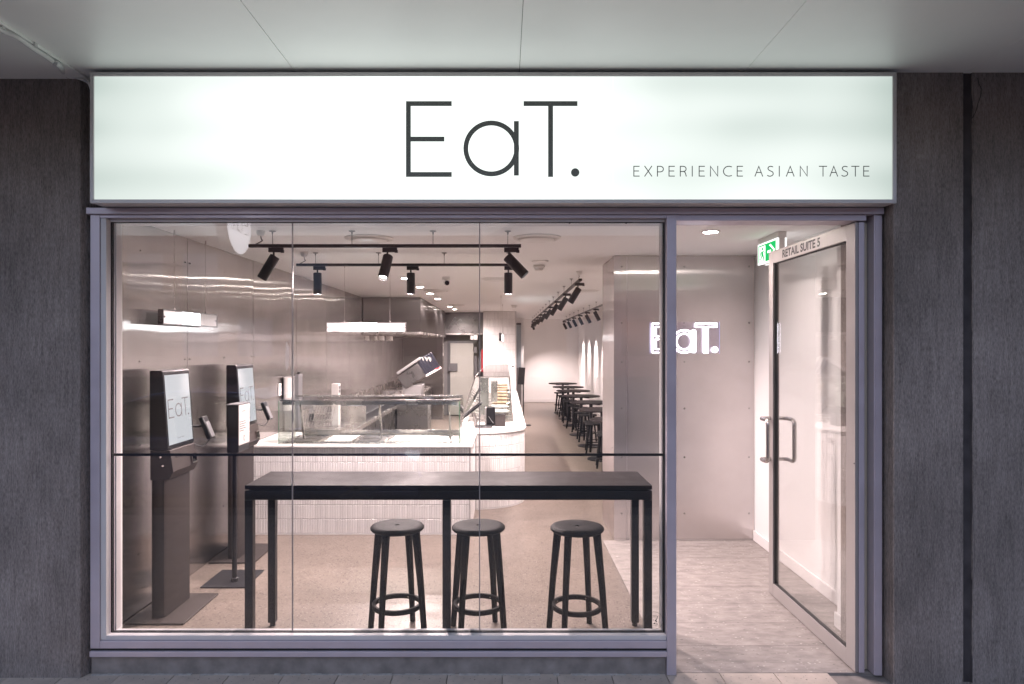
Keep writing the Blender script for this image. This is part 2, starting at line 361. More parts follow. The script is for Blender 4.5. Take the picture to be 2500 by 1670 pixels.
def text_obj(body, name, m, parent, origin, u, v, w, h, bold=0.0):
    cu = bpy.data.curves.new("text", 'FONT'); cu.body = body; cu.extrude = 0.0; cu.resolution_u = 3; cu.offset = bold
    to = bpy.data.objects.new("text", cu); col.objects.link(to)
    dg = bpy.context.evaluated_depsgraph_get(); me = bpy.data.meshes.new_from_object(to.evaluated_get(dg))
    bpy.data.objects.remove(to)
    xs = [p.co.x for p in me.vertices]; ys = [p.co.y for p in me.vertices]
    x0, x1, y0, y1 = min(xs), max(xs), min(ys), max(ys)
    u, v = Vector(u), Vector(v); base = BASE.get(parent.name, Vector()); o3 = Vector(origin) - base
    for p in me.vertices: p.co = o3 + u * ((p.co.x - x0)/(x1 - x0)*w) + v * ((p.co.y - y0)/(y1 - y0)*h)
    me.name = name; me.materials.clear(); me.materials.append(M[m])
    o = bpy.data.objects.new(name, me); col.objects.link(o); o.parent = parent; BASE[o.name] = base
    return o

# the shop's lettering: E a T . in units of the cap height
S_ = 184.7
def lx(p): return (p - 991.3)/S_
def ly(p): return (432 - p)/S_
LOGO = {
 'E': [('r', lx(991.3), ly(432), lx(1003), ly(247.3)), ('r', lx(1003), ly(259), lx(1102.9), ly(247.3)), ('r', lx(1003), ly(345.6), lx(1085), ly(333.9)), ('r', lx(1003), ly(432), lx(1102.9), ly(420.3))],
 'a': [('o', lx(1199.4), ly(362.7), 68.0/S_, 56.3/S_), ('p', lx(1254.7), ly(428.7), lx(1266.6), ly(296))],
 'T': [('r', lx(1278.4), ly(259), lx(1409.7), ly(247.3)), ('r', lx(1338.2), ly(432), lx(1350.1), ly(259))],
 '.': [('d', lx(1404.2), ly(421.2), 10.2/S_)]}
def logo_letter(ch, origin, u, v, H, th):
    u, v, o = Vector(u), Vector(v), Vector(origin); n = u.cross(v).normalized(); mb = MB()
    fn = lambda a, b, w: o + u*(a*H) + v*(b*H) + n*w
    for k in LOGO[ch]:
        if k[0] in 'rp': mb.prism([(k[1],k[2]),(k[3],k[2]),(k[3],k[4]),(k[1],k[4])], fn, 0, th*(1.25 if k[0] == 'p' else 1))
        elif k[0] == 'd': mb.prism([(k[1]+k[3]*math.cos(t*math.pi/12), k[2]+k[3]*math.sin(t*math.pi/12)) for t in range(24)], fn, 0, th)
        else:
            N = 56; b = len(mb.v)
            for rr in (k[3], k[4]):
                for w in (0, th):
                    for i in range(N):
                        t = 2*math.pi*i/N; mb.v.append(fn(k[1]+rr*math.cos(t), k[2]+rr*math.sin(t), w))
            for i in range(N):
                j = (i+1) % N
                A, B, C, D = b, b+N, b+2*N, b+3*N
                for q in ((A+i, A+j, B+j, B+i), (C+j, C+i, D+i, D+j), (B+i, B+j, D+j, D+i), (A+j, A+i, C+i, C+j)): mb.f.append(q); mb.sm.append(False)
    return mb

# ------------------------------------------------------------------ the street behind the camera and the pavement
structure(box(-400, 400, -400, 400, -1.2, -.9), "ground", "road")
structure(box(-60, 60, -60, -3.4, -.35, -.15), "road", "road")
structure(box(-40, 40, -3.4, -3.2, -.3, -.012), "kerb", "plinth")
pv = structure(box(-9, 9, -3.2, 3.0, -.30, -.012), "pavement", "plinth")
tw, tj = .264, .004
tile_mb = MB().box(tj/2, tw - tj/2, 0, .43, -.014, 0)
tile_me = tile_mb.mesh("paving_tile"); tile_me.materials.append(M["paving"])
x_off = fx(437, 2660/(1638 - VY))
for r in range(7):
    y1 = -.004 - r*.436
    for i in range(-10, 12):
        o = bpy.data.objects.new("paving_tile", tile_me); col.objects.link(o); o.parent = pv
        o.location = (x_off + (i + (.5 if r % 2 else 0))*tw, y1 - .43, random.uniform(-.0008, .0008)); o.rotation_euler = (random.uniform(-.002, .002), random.uniform(-.002, .002), 0)
# building on the far side of the street, seen only as a dim reflection in the glass
ob = thing("office_building", (0, -34, -.15), "dark office building across the street, reflected dimly in the glass", "building")
box(-40, 40, -42, -34, -.15, 7.6).build("wall", "far_wall", ob)
for fl in range(2):
    for i in range(-13, 13):
        x = i*3.0 + .4
        w = box(x, x + 1.9, -34.02, -33.96, 1.0 + fl*3.6, 3.0 + fl*3.6).build("window", random.choice(["far_glass", "far_glass", "far_glass", "window_cool", "window_warm"]), ob)

mat("car_paint", (.30, .34, .62), .25, metal=.9, coat=1.0)
mat("car_glass", (.01, .012, .015), .05)
mat("tyre", (.015, .015, .015), .8)
emis("headlamp", (.75, .85, 1.0), 2.5)
car = thing("parked_car", (-2.6, -4.4, -.15), "silver-blue car parked at the kerb, seen only as a reflection in the window", "car")
def car_section(pts, y0, y1, inset, name, m, bev):
    """side outline extruded across the car, the upper points drawn in towards the middle"""
    mb = MB(); n = len(pts); zmax = max(p[1] for p in pts); zmin = min(p[1] for p in pts)
    for y, sgn in ((y0, 1), (y1, -1)):
        for x, z in pts: mb.v.append(Vector((x, y + sgn*inset*((z - zmin)/(zmax - zmin))**1.5, z)))
    mb.f += [tuple(range(n)), tuple(range(2*n - 1, n - 1, -1))] + [(i, n + i, n + (i + 1) % n, (i + 1) % n) for i in range(n)]; mb.sm += [False]*(n + 2)
    return mb.build(name, m, car, bevel=bev, segs=3)
low = [(-4.62, .18), (-4.66, .45), (-4.60, .72), (-4.45, .80), (-3.6, .82), (-2.2, .78), (-1.7, .74), (-1.1, .66), (-.90, .56), (-.84, .40), (-.88, .16)]
car_section([(x, z - .15) for x, z in low], -3.62, -5.12, .05, "body", "car_paint", .05)
car_section([(-4.40, .655), (-3.85, 1.02), (-3.55, 1.09), (-2.75, 1.08), (-2.40, .98), (-1.85, .615)], -3.68, -5.06, .16, "cabin", "car_glass", .04)
car_section([(-3.98, 1.0), (-3.7, 1.085), (-3.5, 1.115), (-2.8, 1.105), (-2.5, 1.03)], -3.80, -4.94, .05, "roof", "car_paint", .03)
for xw in (-1.52, -3.78):
    for yw, sg_ in ((-3.64, 1), (-5.10, -1)):
        w = MB().cyl((xw, yw + .015*sg_, .13), (xw, yw - .18*sg_, .13), .285, n=32).build("wheel", "tyre", car, bevel=.02)
        MB().cyl((xw, yw + .017*sg_, .13), (xw, yw + .006*sg_, .13), .20, n=28).build("rim", "steel_dark", w)
        sp_m = MB()
        for k in range(7):
            a = 2*math.pi*k/7; sp_m.obox((xw + .10*math.cos(a), yw + .024*sg_, .13 + .10*math.sin(a)), .20, .014, .030, Matrix.Rotation(-a, 3, 'Y'))
        sp_m.build("spokes", "chrome", w)
MB().box(-1.08, -.90, -3.66, -3.90, .40, .48).build("headlight", "headlamp", car, bevel=.02)
MB().box(-1.08, -.90, -4.84, -5.08, .40, .48).build("headlight", "headlamp", car, bevel=.02)
MB().box(-2.85, -2.70, -3.615, -3.62, .52, .54).build("door_handle", "chrome", car)
MB().box(-2.20, -2.05, -3.50, -3.62, .66, .76).build("wing_mirror", "car_paint", car, bevel=.03)
MB().box(-4.2, -1.9, -3.628, -3.633, .645, .66).build("window_trim", "chrome", car)

# ------------------------------------------------------------------ soffit and piers
SZ = 2.885
sf = structure(box(-8, 8, -1.35, .4, SZ + .012, SZ + .2), "soffit", "joint_dark")
xs = [-7.3, -6.2, -5.15, -4.1, -3.05, -2.0, -.987, .07, 1.13, 2.17, 3.2, 4.25, 5.3, 6.35, 7.4]
for a, b in zip(xs, xs[1:]):
    lo = .010 if b <= -1.99 else 0
    g = .0013 if a < 0 else .0007
    box(a + g, b - g, -1.34, .38, SZ - lo, SZ + .010).build("soffit_panel", "soffit", sf, bevel=.001)

pl = thing("concrete_pier", (-4, 0, 0), "rough grey concrete pier to the left of the window", "pier")
PXL = -2.035
MB().prism([(-6, -.05), (PXL - .004, -.05), (PXL, -.046), (PXL + .02, .01), (PXL + .03, .098), (-6, .098)], lambda u, v, w: (u, v, w), -.01, SZ + .004).build("pier_body", "pier_concrete", pl)
pr = thing("concrete_pier", (4, 0, 0), "rough grey concrete pier to the right of the door, split by a dark vertical groove", "pier")
gx0, gx1 = 2.168, 2.212
MB().prism([(1.838, -.095), (1.842, -.10), (gx0, -.10), (gx0 + .002, -.088), (gx1 - .002, -.088), (gx1, -.10), (6, -.10), (6, .40), (1.835, .40)], lambda u, v, w: (u, v, w), -.01, SZ + .004).build("pier_body", "pier_concrete", pr)
mat("groove_stain", (.055, .048, .050), .9, var=.4, vscale=12)
gm = MB()
zz = 0.0
prevw = (0, 0)
while zz < SZ:
    h = random.uniform(.05, .16); jl, jr = random.uniform(-.004, .001), random.uniform(-.001, .010)
    zt_ = min(zz + h, SZ)
    gm.add([(gx0 + .0005 + prevw[0], -.1006, zz), (gx0 + .006, -.0905, zz), (gx1 - .006, -.0905, zz), (gx1 - .0005 + prevw[1], -.1006, zz),
            (gx0 + .0005 + jl, -.1006, zt_), (gx0 + .006, -.0905, zt_), (gx1 - .006, -.0905, zt_), (gx1 - .0005 + jr, -.1006, zt_)], [(0, 1, 5, 4), (1, 2, 6, 5), (2, 3, 7, 6)])
    prevw = (jl, jr)
    zz += h
gm.build("groove_seal", "groove_stain", pr)
cr = [(2255, 190), (2258, 205), (2264, 216), (2262, 235), (2256, 252), (2252, 268), (2247, 280), (2240, 290)]
cd = D0 - .10
scale_c = lambda p: (fx(p[0] + 132, cd), -.1005, fz(p[1], cd))
MB().tube([scale_c(p) for p in cr], .0016, 5).build("crack", "joint_dark", pr)

# electrical conduit on the soffit at the left
cn = thing("conduit", (-2.3, -.3, 2.85), "white plastic conduit running along the soffit to the sign corner", "conduit")
def on_soffit(px, py, z=SZ - .024):
    d = (z - EYE)*F/(VY - py); return Vector((fx(px, d), Y(d), z))
p = [on_soffit(-60, 30), on_soffit(0, 72), on_soffit(40, 90), on_soffit(80, 118), on_soffit(112, 138), on_soffit(132, 153)]
def smooth_path(p, n=6):
    out = []
    for i in range(len(p) - 1):
        a, b, c, d = p[max(i-1, 0)], p[i], p[i+1], p[min(i+2, len(p)-1)]
        for k in range(n):
            t = k/n; out.append(.5*((2*b) + (-a + c)*t + (2*a - 5*b + 4*c - d)*t*t + (-a + 3*b - 3*c + d)*t**3))
    return out + [p[-1]]
e1 = p[-1]
elbow = [e1, e1 + Vector((.012, .012, -.006)), Vector((fx(140, 3.2), -.075, fz(178, 3.25))), Vector((fx(146, 3.2), -.065, fz(186, 3.26)))]
MB().tube(smooth_path(p), .0105, 12).build("pipe", "conduit", cn)
MB().tube(smooth_path(elbow), .0125, 12).build("elbow", "conduit", cn)
tail = [elbow[-1], Vector((fx(165, 3.26), -.062, fz(184, 3.26))), Vector((fx(195, 3.26), -.062, fz(192, 3.26))), Vector((fx(214, 3.25), -.07, fz(202, 3.25))), Vector((fx(222, 3.25), -.07, fz(225, 3.25)))]
MB().tube(smooth_path(tail), .006, 10).build("flexible_pipe", "conduit", cn)
ring = [Vector((fx(170, 3.26) + .012*math.cos(t*.5), -.07, fz(173, 3.26) + .017*math.sin(t*.5))) for t in range(13)]
MB().tube(ring, .0022, 6).build("wire_loop", "gasket", cn)
for q in (p[1], p[3] + Vector((0, 0, .002))):
    MB().box(q.x - .016, q.x + .016, q.y - .008, q.y + .008, q.z + .006, SZ).build("clip", "conduit", cn)

# ------------------------------------------------------------------ illuminated fascia sign
SX0, SX1, SZ0, SZ1, SYF = -1.932, 1.826, 2.258, 2.868, -.148
sg = thing("sign_box", (0, 0, SZ0), "wide illuminated white fascia sign reading EaT. above the shopfront", "sign")
fw = .0175
hous = MB().box(SX0 + .002, SX1 - .002, -.128, -.002, SZ0 + .003, SZ1 - .003); hous.build("housing", "alu_light", sg)
def mitre(a, b, c, d):   # frame member with mitred ends, as a quad in XZ extruded in Y
    return MB().prism([a, b, c, d], lambda u, v, w: (u, w, v), SYF, -.126)
i0, i1, j0, j1 = SX0 + fw, SX1 - fw, SZ0 + fw, SZ1 - fw
g = .0006
mitre((SX0 + g, SZ0), (SX1 - g, SZ0), (i1 - g, j0), (i0 + g, j0)).build("frame_bar", "alu_light", sg, bevel=.0012)
mitre((SX0 + g, SZ1), (i0 + g, j1), (i1 - g, j1), (SX1 - g, SZ1)).build("frame_bar", "alu_light", sg, bevel=.0012)
mitre((SX0, SZ0 + g), (i0, j0 + g), (i0, j1 - g), (SX0, SZ1 - g)).build("frame_bar", "alu_light", sg, bevel=.0012)
mitre((SX1, SZ0 + g), (SX1, SZ1 - g), (i1, j1 - g), (i1, j0 + g)).build("frame_bar", "alu_light", sg, bevel=.0012)
SF = SYF + .006; sd = D0 + SF
cuts = [i0, fx(906.5, sd), fx(1497, sd), i1]
for a, b in zip(cuts, cuts[1:]):
    o = box(a + .0006, b - .0006, SF, -.1265, j0 + .0005, j1 - .0005).build("face_panel", "sign_face", sg)
for a in cuts[1:3]: box(a - .0007, a + .0007, SF - .0004, SF, j0 + .002, j1 - .002).build("face_seam", "seam_lit", sg)
H = S_*sd/F; org = (fx(991.3, sd), SF - .0006, fz(432, sd))
for ch in "EaT.":
    logo_letter(ch, org, (1,0,0), (0,0,1), H, .0022).build("full_stop" if ch == '.' else "letter", "letter_dark", sg)
GL = {'E': [[(1,0),(0,0),(0,1),(1,1)], [(0,.52),(.88,.52)]], 'X': [[(0,0),(1,1)], [(0,1),(1,0)]], 'I': [[(.5,0),(.5,1)]], 'N': [[(0,0),(0,1),(1,0),(1,1)]],
      'T': [[(0,1),(1,1)], [(.5,1),(.5,0)]], 'A': [[(0,0),(.5,1),(1,0)], [(.19,.37),(.81,.37)]],
      'P': [[(0,0),(0,1),(.5,1),(.8,.95),(.97,.83),(1,.73),(.97,.6),(.8,.48),(.5,.43),(0,.43)]],
      'R': [[(0,0),(0,1),(.5,1),(.8,.95),(.95,.83),(.98,.74),(.95,.62),(.78,.51),(.5,.47),(0,.47)], [(.6,.47),(.82,.36),(1,0)]],
      'C': [[(1,.95),(.75,1),(.5,.99),(.25,.9),(.07,.72),(0,.5),(.07,.27),(.25,.1),(.5,.01),(.75,0),(1,.05)]],
      'S': [[(0,.06),(.2,.0),(.5,-.01),(.8,.05),(.98,.18),(.98,.33),(.82,.45),(.5,.53),(.2,.63),(.06,.76),(.12,.9),(.35,.99),(.62,1),(.9,.95)]]}
def stroke_letter(ch, x0, w, h, z0, y, sw):
    mb = MB()
    for q, pl_ in enumerate(GL[ch]):
        pts = [Vector((x0 + a*w, z0 + b*h)) for a, b in pl_]; L_, R_ = [], []
        for i, p_ in enumerate(pts):
            d1 = (pts[i] - pts[i-1]).normalized() if i else None; d2 = (pts[i+1] - pts[i]).normalized() if i < len(pts)-1 else None
            t = (d1 or d2) if not (d1 and d2) else (d1 + d2).normalized()
            nrm = Vector((-t.y, t.x)); k = 1.0
            if d1 and d2: k = min(2.2, 1/max(.3, abs(nrm.dot(Vector((-d1.y, d1.x))))))
            e = t*(sw/2) if (i == len(pts)-1) else (-t*(sw/2) if i == 0 else Vector((0, 0)))
            L_.append(p_ + e + nrm*sw/2*k); R_.append(p_ + e - nrm*sw/2*k)
        for i in range(len(pts) - 1):
            mb.add([(a.x, y - q*.0003, a.y) for a in (R_[i], R_[i+1], L_[i+1], L_[i])], [(0, 1, 2, 3)])
    return mb
tagl = [('E',155,197),('X',242,297),('P',343,390),('E',435,478),('R',525,572),('I',618,622),('E',675,717),('N',765,823),('C',868,932),('E',978,1020),
        ('A',1120,1180),('S',1220,1265),('I',1311,1315),('A',1370,1430),('N',1480,1535),('T',1632,1690),('A',1717,1777),('S',1812,1858),('T',1890,1947),('E',1985,2027)]
for ch, a, b in tagl:
    ld = D0 + SF - .0012
    xa, xb = fx(1500 + a/3.261, ld), fx(1500 + b/3.261, ld)
    stroke_letter(ch, xa, xb - xa, fz(406, ld) - fz(429.9, ld), fz(429.9, ld), SF - .0014, .0042).build("tagline_letter", "letter_dark", sg)

# round hanging blade sign under the soffit, outside the frame, mirrored in the glass
bs = thing("blade_sign", (-1.97, -1.6, SZ), "round white light-up EaT. sign under the soffit, mirrored in the window top left", "sign")
bc = Vector((-1.97, -1.6, 2.475))
MB().cyl(bc + Vector((-.04, 0, 0)), bc + Vector((.04, 0, 0)), .222, n=48).build("drum", "white_plastic", bs)
MB().cyl(bc + Vector((.04, 0, 0)), bc + Vector((.043, 0, 0)), .215, n=48).build("lit_face", "blade_face", bs)
MB().cyl((-1.97, -1.6, 2.69), (-1.97, -1.6, SZ), .012).build("hanger", "alu", bs)
for ch in "EaT.":
    logo_letter(ch, bc + Vector((.044, -.16, -.06)), (0,1,0), (0,0,1), .14, .002).build("letter", "letter_dark", bs)

# ------------------------------------------------------------------ shopfront frame and glazing
WX0, WX1 = fx(268, D0), fx(1623, D0); WZ1, WZ0 = fz(541, D0), fz(1547, D0)
JX0 = fx(229, D0); MX1 = fx(1648, D0); RX1 = fx(2146, D0); HZ = fz(527, D0)
sh = thing("shopfront_window", (0, 0, 0), "aluminium framed shop window of three tall frameless glass panes", "window")
YF, YB, YG = -.03, .10, .020
yl = fx(252, D0)
MB().box(JX0, yl, YF, YB, fz(1577, D0), HZ).build("jamb", "alu", sh, bevel=.002)
MB().box(yl + .0005, WX0 - .004, YF + .006, .012, fz(1556, D0), WZ1 + .012).build("glazing_bead", "alu_light", sh, bevel=.0015)
MB().box(WX0 - .0035, WX0 + .004, .014, .03, WZ0, WZ1).build("gasket_strip", "gasket", sh)
MB().box(WX1 - .004, WX1 + .003, .014, .03, WZ0, WZ1).build("gasket_strip", "gasket", sh)
MB().box(WX0 + .0045, WX0 + .012, .034, .075, WZ0 + .004, WZ1).build("inner_jamb", "alu_light", sh, bevel=.0015)
MB().box(-2.175, fx(297, 3.5), .102, .180, .002, 2.329).build("inner_post", "white_paint", sh, bevel=.001)
MB().box(WX1 + .0035, MX1, YF, YB, 0.002, HZ).build("mullion", "alu", sh, bevel=.002)
MB().box(WX1 - .008, WX1 - .0045, .034, .085, WZ0 + .004, WZ1).build("inner_bead", "alu_light", sh)
# head: two stepped members right across window and door
MB().box(JX0 - .012, fx(2147, D0), YF - .015, .10, HZ + .0005, fz(511, D0)).build("head_trim", "alu", sh, bevel=.0025)
MB().box(yl + .0005, WX1 + .003, YF + .002, .10, WZ1 + .0125, HZ).build("head_rail", "alu", sh, bevel=.0015)
MB().box(WX0, WX1, .0, .012, WZ1, WZ1 + .012).build("glazing_bead", "alu_light", sh)
MB().box(WX0, WX1, .014, .03, WZ1 - .003, WZ1 + .004).build("gasket_strip", "gasket", sh)
MB().box(WX0, WX1, .034, .13, WZ1 + .0005, WZ1 + .012).build("inner_head", "alu_light", sh)
MB().box(MX1 + .0005, fx(2108, D0), YF + .002, .10, fz(541, D0), HZ).build("door_head", "alu", sh, bevel=.0015)
# sill
sx1 = WX1 + .003
MB().box(yl + .0005, sx1, YF + .008, .012, fz(1558, D0), WZ0).build("glazing_bead", "alu_light", sh, bevel=.0015)
MB().box(WX0, WX1, .014, .03, WZ0 - .002, WZ0 + .0035).build("gasket_strip", "gasket", sh)
MB().box(WX0 + .004, WX1 - .008, .034, .052, WZ0 - .02, WZ0 + .0030).build("inner_sill", "alu_light", sh)
MB().box(yl + .0005, sx1, YF, .10, fz(1577, D0), fz(1558.5, D0)).build("sill_rail", "alu", sh, bevel=.002)
MB().box(JX0, sx1, YF + .008, .10, fz(1583, D0), fz(1577.5, D0)).build("sill_groove", "gasket", sh)
MB().box(JX0 - .002, sx1, YF - .004, .10, fz(1597, D0), fz(1583.5, D0)).build("sub_sill", "alu", sh, bevel=.002)
for wx in (.33, 1.05, 1.78, 2.5):
    MB().box(JX0 + wx, JX0 + wx + .022, YF + .0055, YF + .012, fz(1582, D0), fz(1578.5, D0)).build("weep_slot", "joint_dark", sh)
MB().box(JX0 - .005, sx1, YF + .016, .12, -.012, fz(1597.5, D0)).build("plinth", "plinth", sh, bevel=.004)
mat("mortar", (.42, .40, .385), .9, var=.3, vscale=40)
mo = MB(); xx = JX0; zq = 0
while xx < sx1 - .05:
    w_ = random.uniform(.02, .07); hh = random.uniform(.001, .0045)
    if random.random() < .8: mo.box(xx, xx + w_ + .002, YF + .008 - random.uniform(0, .006), YF + .017, -.012, hh)
    xx += w_
tag(mo.build("mortar_bead", "mortar", sh), None, None, None, "stuff")
# glass
jx = [WX0, fx(711, D0), fx(1170.6, D0), WX1]
for a, b in zip(jx, jx[1:]):
    box(a + .0025, b - .0025, YG - .005, YG + .005, WZ0, WZ1).build("glass_pane", "shop_glass", sh)
mat("silicone", (.30, .27, .265), .35)
for a in jx[1:3]:
    MB().box(a - .0022, a + .0022, YG - .0052, YG + .0052, WZ0, WZ1).build("silicone_joint", "silicone", sh)
for i, (a, b) in enumerate(zip(jx, jx[1:])):
    MB().box(a + (.004 if i == 0 else .003), b - .003, YG + .0055, YG + .0068, fz(1115.5, D0), fz(1109, D0)).build("safety_strip", "black_plastic", sh)
for px in (1391, 1530):
    MB().box(fx(px, D0) - .004, fx(px, D0) + .004, YG - .009, YG - .005, WZ1 - .008, WZ1).build("clip", "gasket", sh)
# round sticker on the lower right corner of the glass
cc = Vector((fx(1599, D0), YG - .0056, fz(1518, D0))); st = MB().tube([cc + Vector((.0425*math.cos(t*math.pi/24), 0, .0425*math.sin(t*math.pi/24))) for t in range(48)], .0006, 5, True)
st.build("round_sticker_rim", "print_grey", sh)
sm = MB()
for (sx, sy, w, h) in [(.012,.010,.005,.005),(.008,.003,.004,.006),(.003,-.004,.008,.006),(.009,-.008,.004,.005),(-.003,-.018,.006,.006),(.006,-.019,.004,.004),(.012,-.020,.004,.005),(.015,.016,.003,.005),(-.008,.001,.007,.0025),(-.008,.020,.024,.0016),(-.010,.025,.022,.001),(-.006,-.026,.02,.0012),(-.010,.015,.020,.001)]:
    sm.add([(cc.x + sx, cc.y, cc.z + sy), (cc.x + sx + w, cc.y, cc.z + sy), (cc.x + sx + w, cc.y, cc.z + sy + h), (cc.x + sx, cc.y, cc.z + sy + h)], [(0,1,2,3)])
sm.build("round_sticker_print", "print_grey", sh)

# door jamb on the right
jb = thing("door_frame", (1.77, 0, 0), "blue-grey aluminium jamb beside the concrete on the right of the open door", "door frame")
MB().box(fx(2126, D0), RX1, YF, .10, 0.002, fz(527.5, D0)).build("jamb", "alu", jb, bevel=.002)
MB().box(fx(2129, D0), RX1 - .004, YF - .004, YF - .0005, 0.003, fz(530, D0)).build("jamb_cover", "alu", jb, bevel=.001)
mat("alu_lamplit", (.60, .55, .44), .4, metal=.3)  # yellow of the shop's light on this jamb, put into the metal colour
MB().box(fx(2109, D0), fx(2125.5, D0), .03, .10, 0.002, fz(541.5, D0)).build("inner_jamb", "alu_lamplit", jb, bevel=.002)

# ------------------------------------------------------------------ glass door, standing open at right angles
DX0, DX1, DY0, DY1, DZ0, DZ1 = 1.690, 1.726, -.012, 1.077, .006, 2.195
dr = thing("glass_door", (1.71, 0, 0), "aluminium framed glass door standing open, lettered RETAIL SUITE 5", "door")
MB().box(1.7195, 1.748, DY0, .078, DZ0, DZ1).build("hinge_stile_edge", "alu", dr, bevel=.002)
MB().box(1.704, 1.719, DY0 + .004, .080, DZ0 + .001, DZ1 - .001).build("hinge_stile", "alu_door", dr, bevel=.0015)
MB().box(1.7185, 1.7195, DY0 + .002, .078, DZ0, DZ1).build("brush_seal", "gasket", dr)
MB().box(1.704, 1.745, 1.010, DY1, DZ0, DZ1 - .001).build("lead_stile", "alu_door", dr, bevel=.002)
MB().box(1.7045, 1.7445, .0805, 1.0095, DZ1 - .078, DZ1).build("top_rail", "alu_door", dr, bevel=.0015)
MB().box(1.7045, 1.7445, .0805, 1.0095, DZ0, .082).build("bottom_rail", "alu_door", dr, bevel=.0015)
MB().box(1.712, 1.732, .998, 1.0095, .0825, DZ1 - .0785).build("gasket_strip", "gasket", dr)
MB().box(1.712, 1.732, .0805, .0845, .0825, DZ1 - .0785).build("gasket_strip", "gasket", dr)
MB().box(1.712, 1.732, .085, .9975, .0825, .0875).build("gasket_strip", "gasket", dr)
MB().box(1.712, 1.732, .085, .9975, DZ1 - .0825, DZ1 - .0785).build("gasket_strip", "gasket", dr)
MB().box(1.718, 1.726, .084, .999, .085, DZ1 - .081).build("glass_pane", "shop_glass", dr)
for sgn, name in ((-1, "pull_handle"), (1, "pull_handle")):
    xb = 1.704 if sgn < 0 else 1.745; xo = xb + sgn*.062
    pth = []
    for z, s2 in ((1.128, 1), (.868, -1)):
        seq = [Vector((xb, 1.045, z)), Vector((xb + sgn*.035, 1.045, z)), Vector((xo - sgn*.008, 1.04, z)), Vector((xo, 1.028, z)), Vector((xo, .965, z)), Vector((xo, .942, z - s2*.006)), Vector((xo, .93, z - s2*.022)), Vector((xo, .93, z - s2*.06))]
        pth += seq if s2 > 0 else seq[::-1]
    MB().tube(smooth_path(pth, 4), .0125, 14).build(name, "handle_steel", dr)
text_obj("RETAIL SUITE 5", "lettering", "print_black", dr, (1.7036, .86, 2.131), (0, -1, 0), (0, 0, 1), .50, .050, .03)
MB().cyl((1.703, .0, 1.02), (1.7045, .0, 1.02), .004, n=8).build("screw", "gasket", dr)

# ------------------------------------------------------------------ interior shell
CZ = 2.33; LW = -2.178; RW = 2.045; DLOB = 5.588; DEND = 19.1
structure(MB().prism([(LW - .3, .03), (.800, .03), (.800, Y(DLOB)), (3, Y(DLOB)), (3, Y(DEND) + .3), (LW - .3, Y(DEND) + .3)], lambda u, v, w: (u, v, w), -.15, 0), "floor", "terrazzo")
lf = structure(box(.8005, 3, -.003, Y(DLOB) - .001, -.15, -.006), "lobby_floor", "plinth")
rows = [0, .298, .598, .898, 1.198, 1.498, 1.798, 2.098, 2.26]
for a, b in zip(rows, rows[1:]):
    for xa, xb in ((.802, 2.06),):
        box(xa + .0008, xb - .0008, a + .0012, b - .0012, -.005, 0).build("floor_tile", "lobby_tile", lf)
structure(box(LW - .3, 3, .10, Y(DEND) + .3, CZ, CZ + .12), "ceiling", "white_ceiling")
structure(box(JX0 - .3, 3, .103, .18, WZ1 + .013, CZ + .1), "bulkhead_wall", "white_paint")
structure(box(RW, RW + .15, .10, Y(DLOB) - .002, 0, CZ), "lobby_wall", "white_paint")
structure(box(RW + .015, RW + .2, Y(DLOB) + .002, Y(DEND), 0, CZ), "dining_wall", "white_paint")
structure(box(.513, RW + .2, Y(DEND), Y(DEND) + .1, 0, CZ), "back_wall", "white_paint")
structure(box(.44, .5125, Y(18.2), Y(DEND) + .1, 0, CZ), "back_wall", "white_paint")
structure(box(.3055, .4395, Y(18.2), Y(18.3), 2.191, CZ), "back_wall", "white_paint")
structure(box(.20, .50, Y(18.42), Y(18.5), 0, CZ), "back_wall", "grey_mid")
structure(box(-.46, .305, Y(18.2), Y(18.3), 0, CZ), "back_wall", "white_paint")
structure(box(LW - .2, -.40, Y(15.6), Y(15.7), 0, CZ), "kitchen_wall", "grey_mid")
structure(box(-.459, -.40, Y(15.3), Y(18.2), 0, CZ), "kitchen_wall", "grey_mid")
# lobby return wall by the door hinge
structure(box(1.885, RW - .001, .19, .54, 0, CZ), "lobby_return_wall", "white_paint")
structure(box(-6, LW - .16, .10, Y(DEND) + .5, -.2, 2.88), "party_wall", "grey_mid")
structure(box(RW + .21, 6, .405, Y(DEND) + .5, -.2, 2.88), "party_wall", "grey_mid")
structure(box(-6, 6, .405, Y(DEND) + .5, CZ + .125, SZ + .3), "upper_floor_slab", "grey_mid")
def skirting(mb, nm="skirting"):
    o = tag(mb.build(nm, "white_gloss", bevel=.006), None, None, None, "structure"); return o
skirting(box(RW - .014, RW - .0005, .5405, Y(DLOB) - .003, .0005, .085))
skirting(box(1.871, 1.8845, .19, .554, .0005, .085))
skirting(box(1.8855, RW - .015, .5405, .554, .0005, .085))
skirting(box(.514, RW, Y(DEND) - .016, Y(DEND) - .0005, .0005, .09))
skirting(box(RW, RW + .0145, 2.95, Y(DEND) - .017, .0005, .09))
# plaster ledge and return at the dining side
def frost():
    g_ = thing("frosted_door", (.37, Y(18.2), 0), "tall grey frosted panel door at the far end of the dining room", "door")
    box(.306, .439, Y(18.18), Y(18.24), 1.0, 2.14).build("frosted_pane", "frosted_door", g_)
    box(.306, .439, Y(18.18), Y(18.24), .0, .99).build("lower_panel", "grey_mid", g_)
    box(.306, .439, Y(18.15), Y(18.25), 2.141, 2.19).build("head_rail", "grey_dark", g_)
frost()

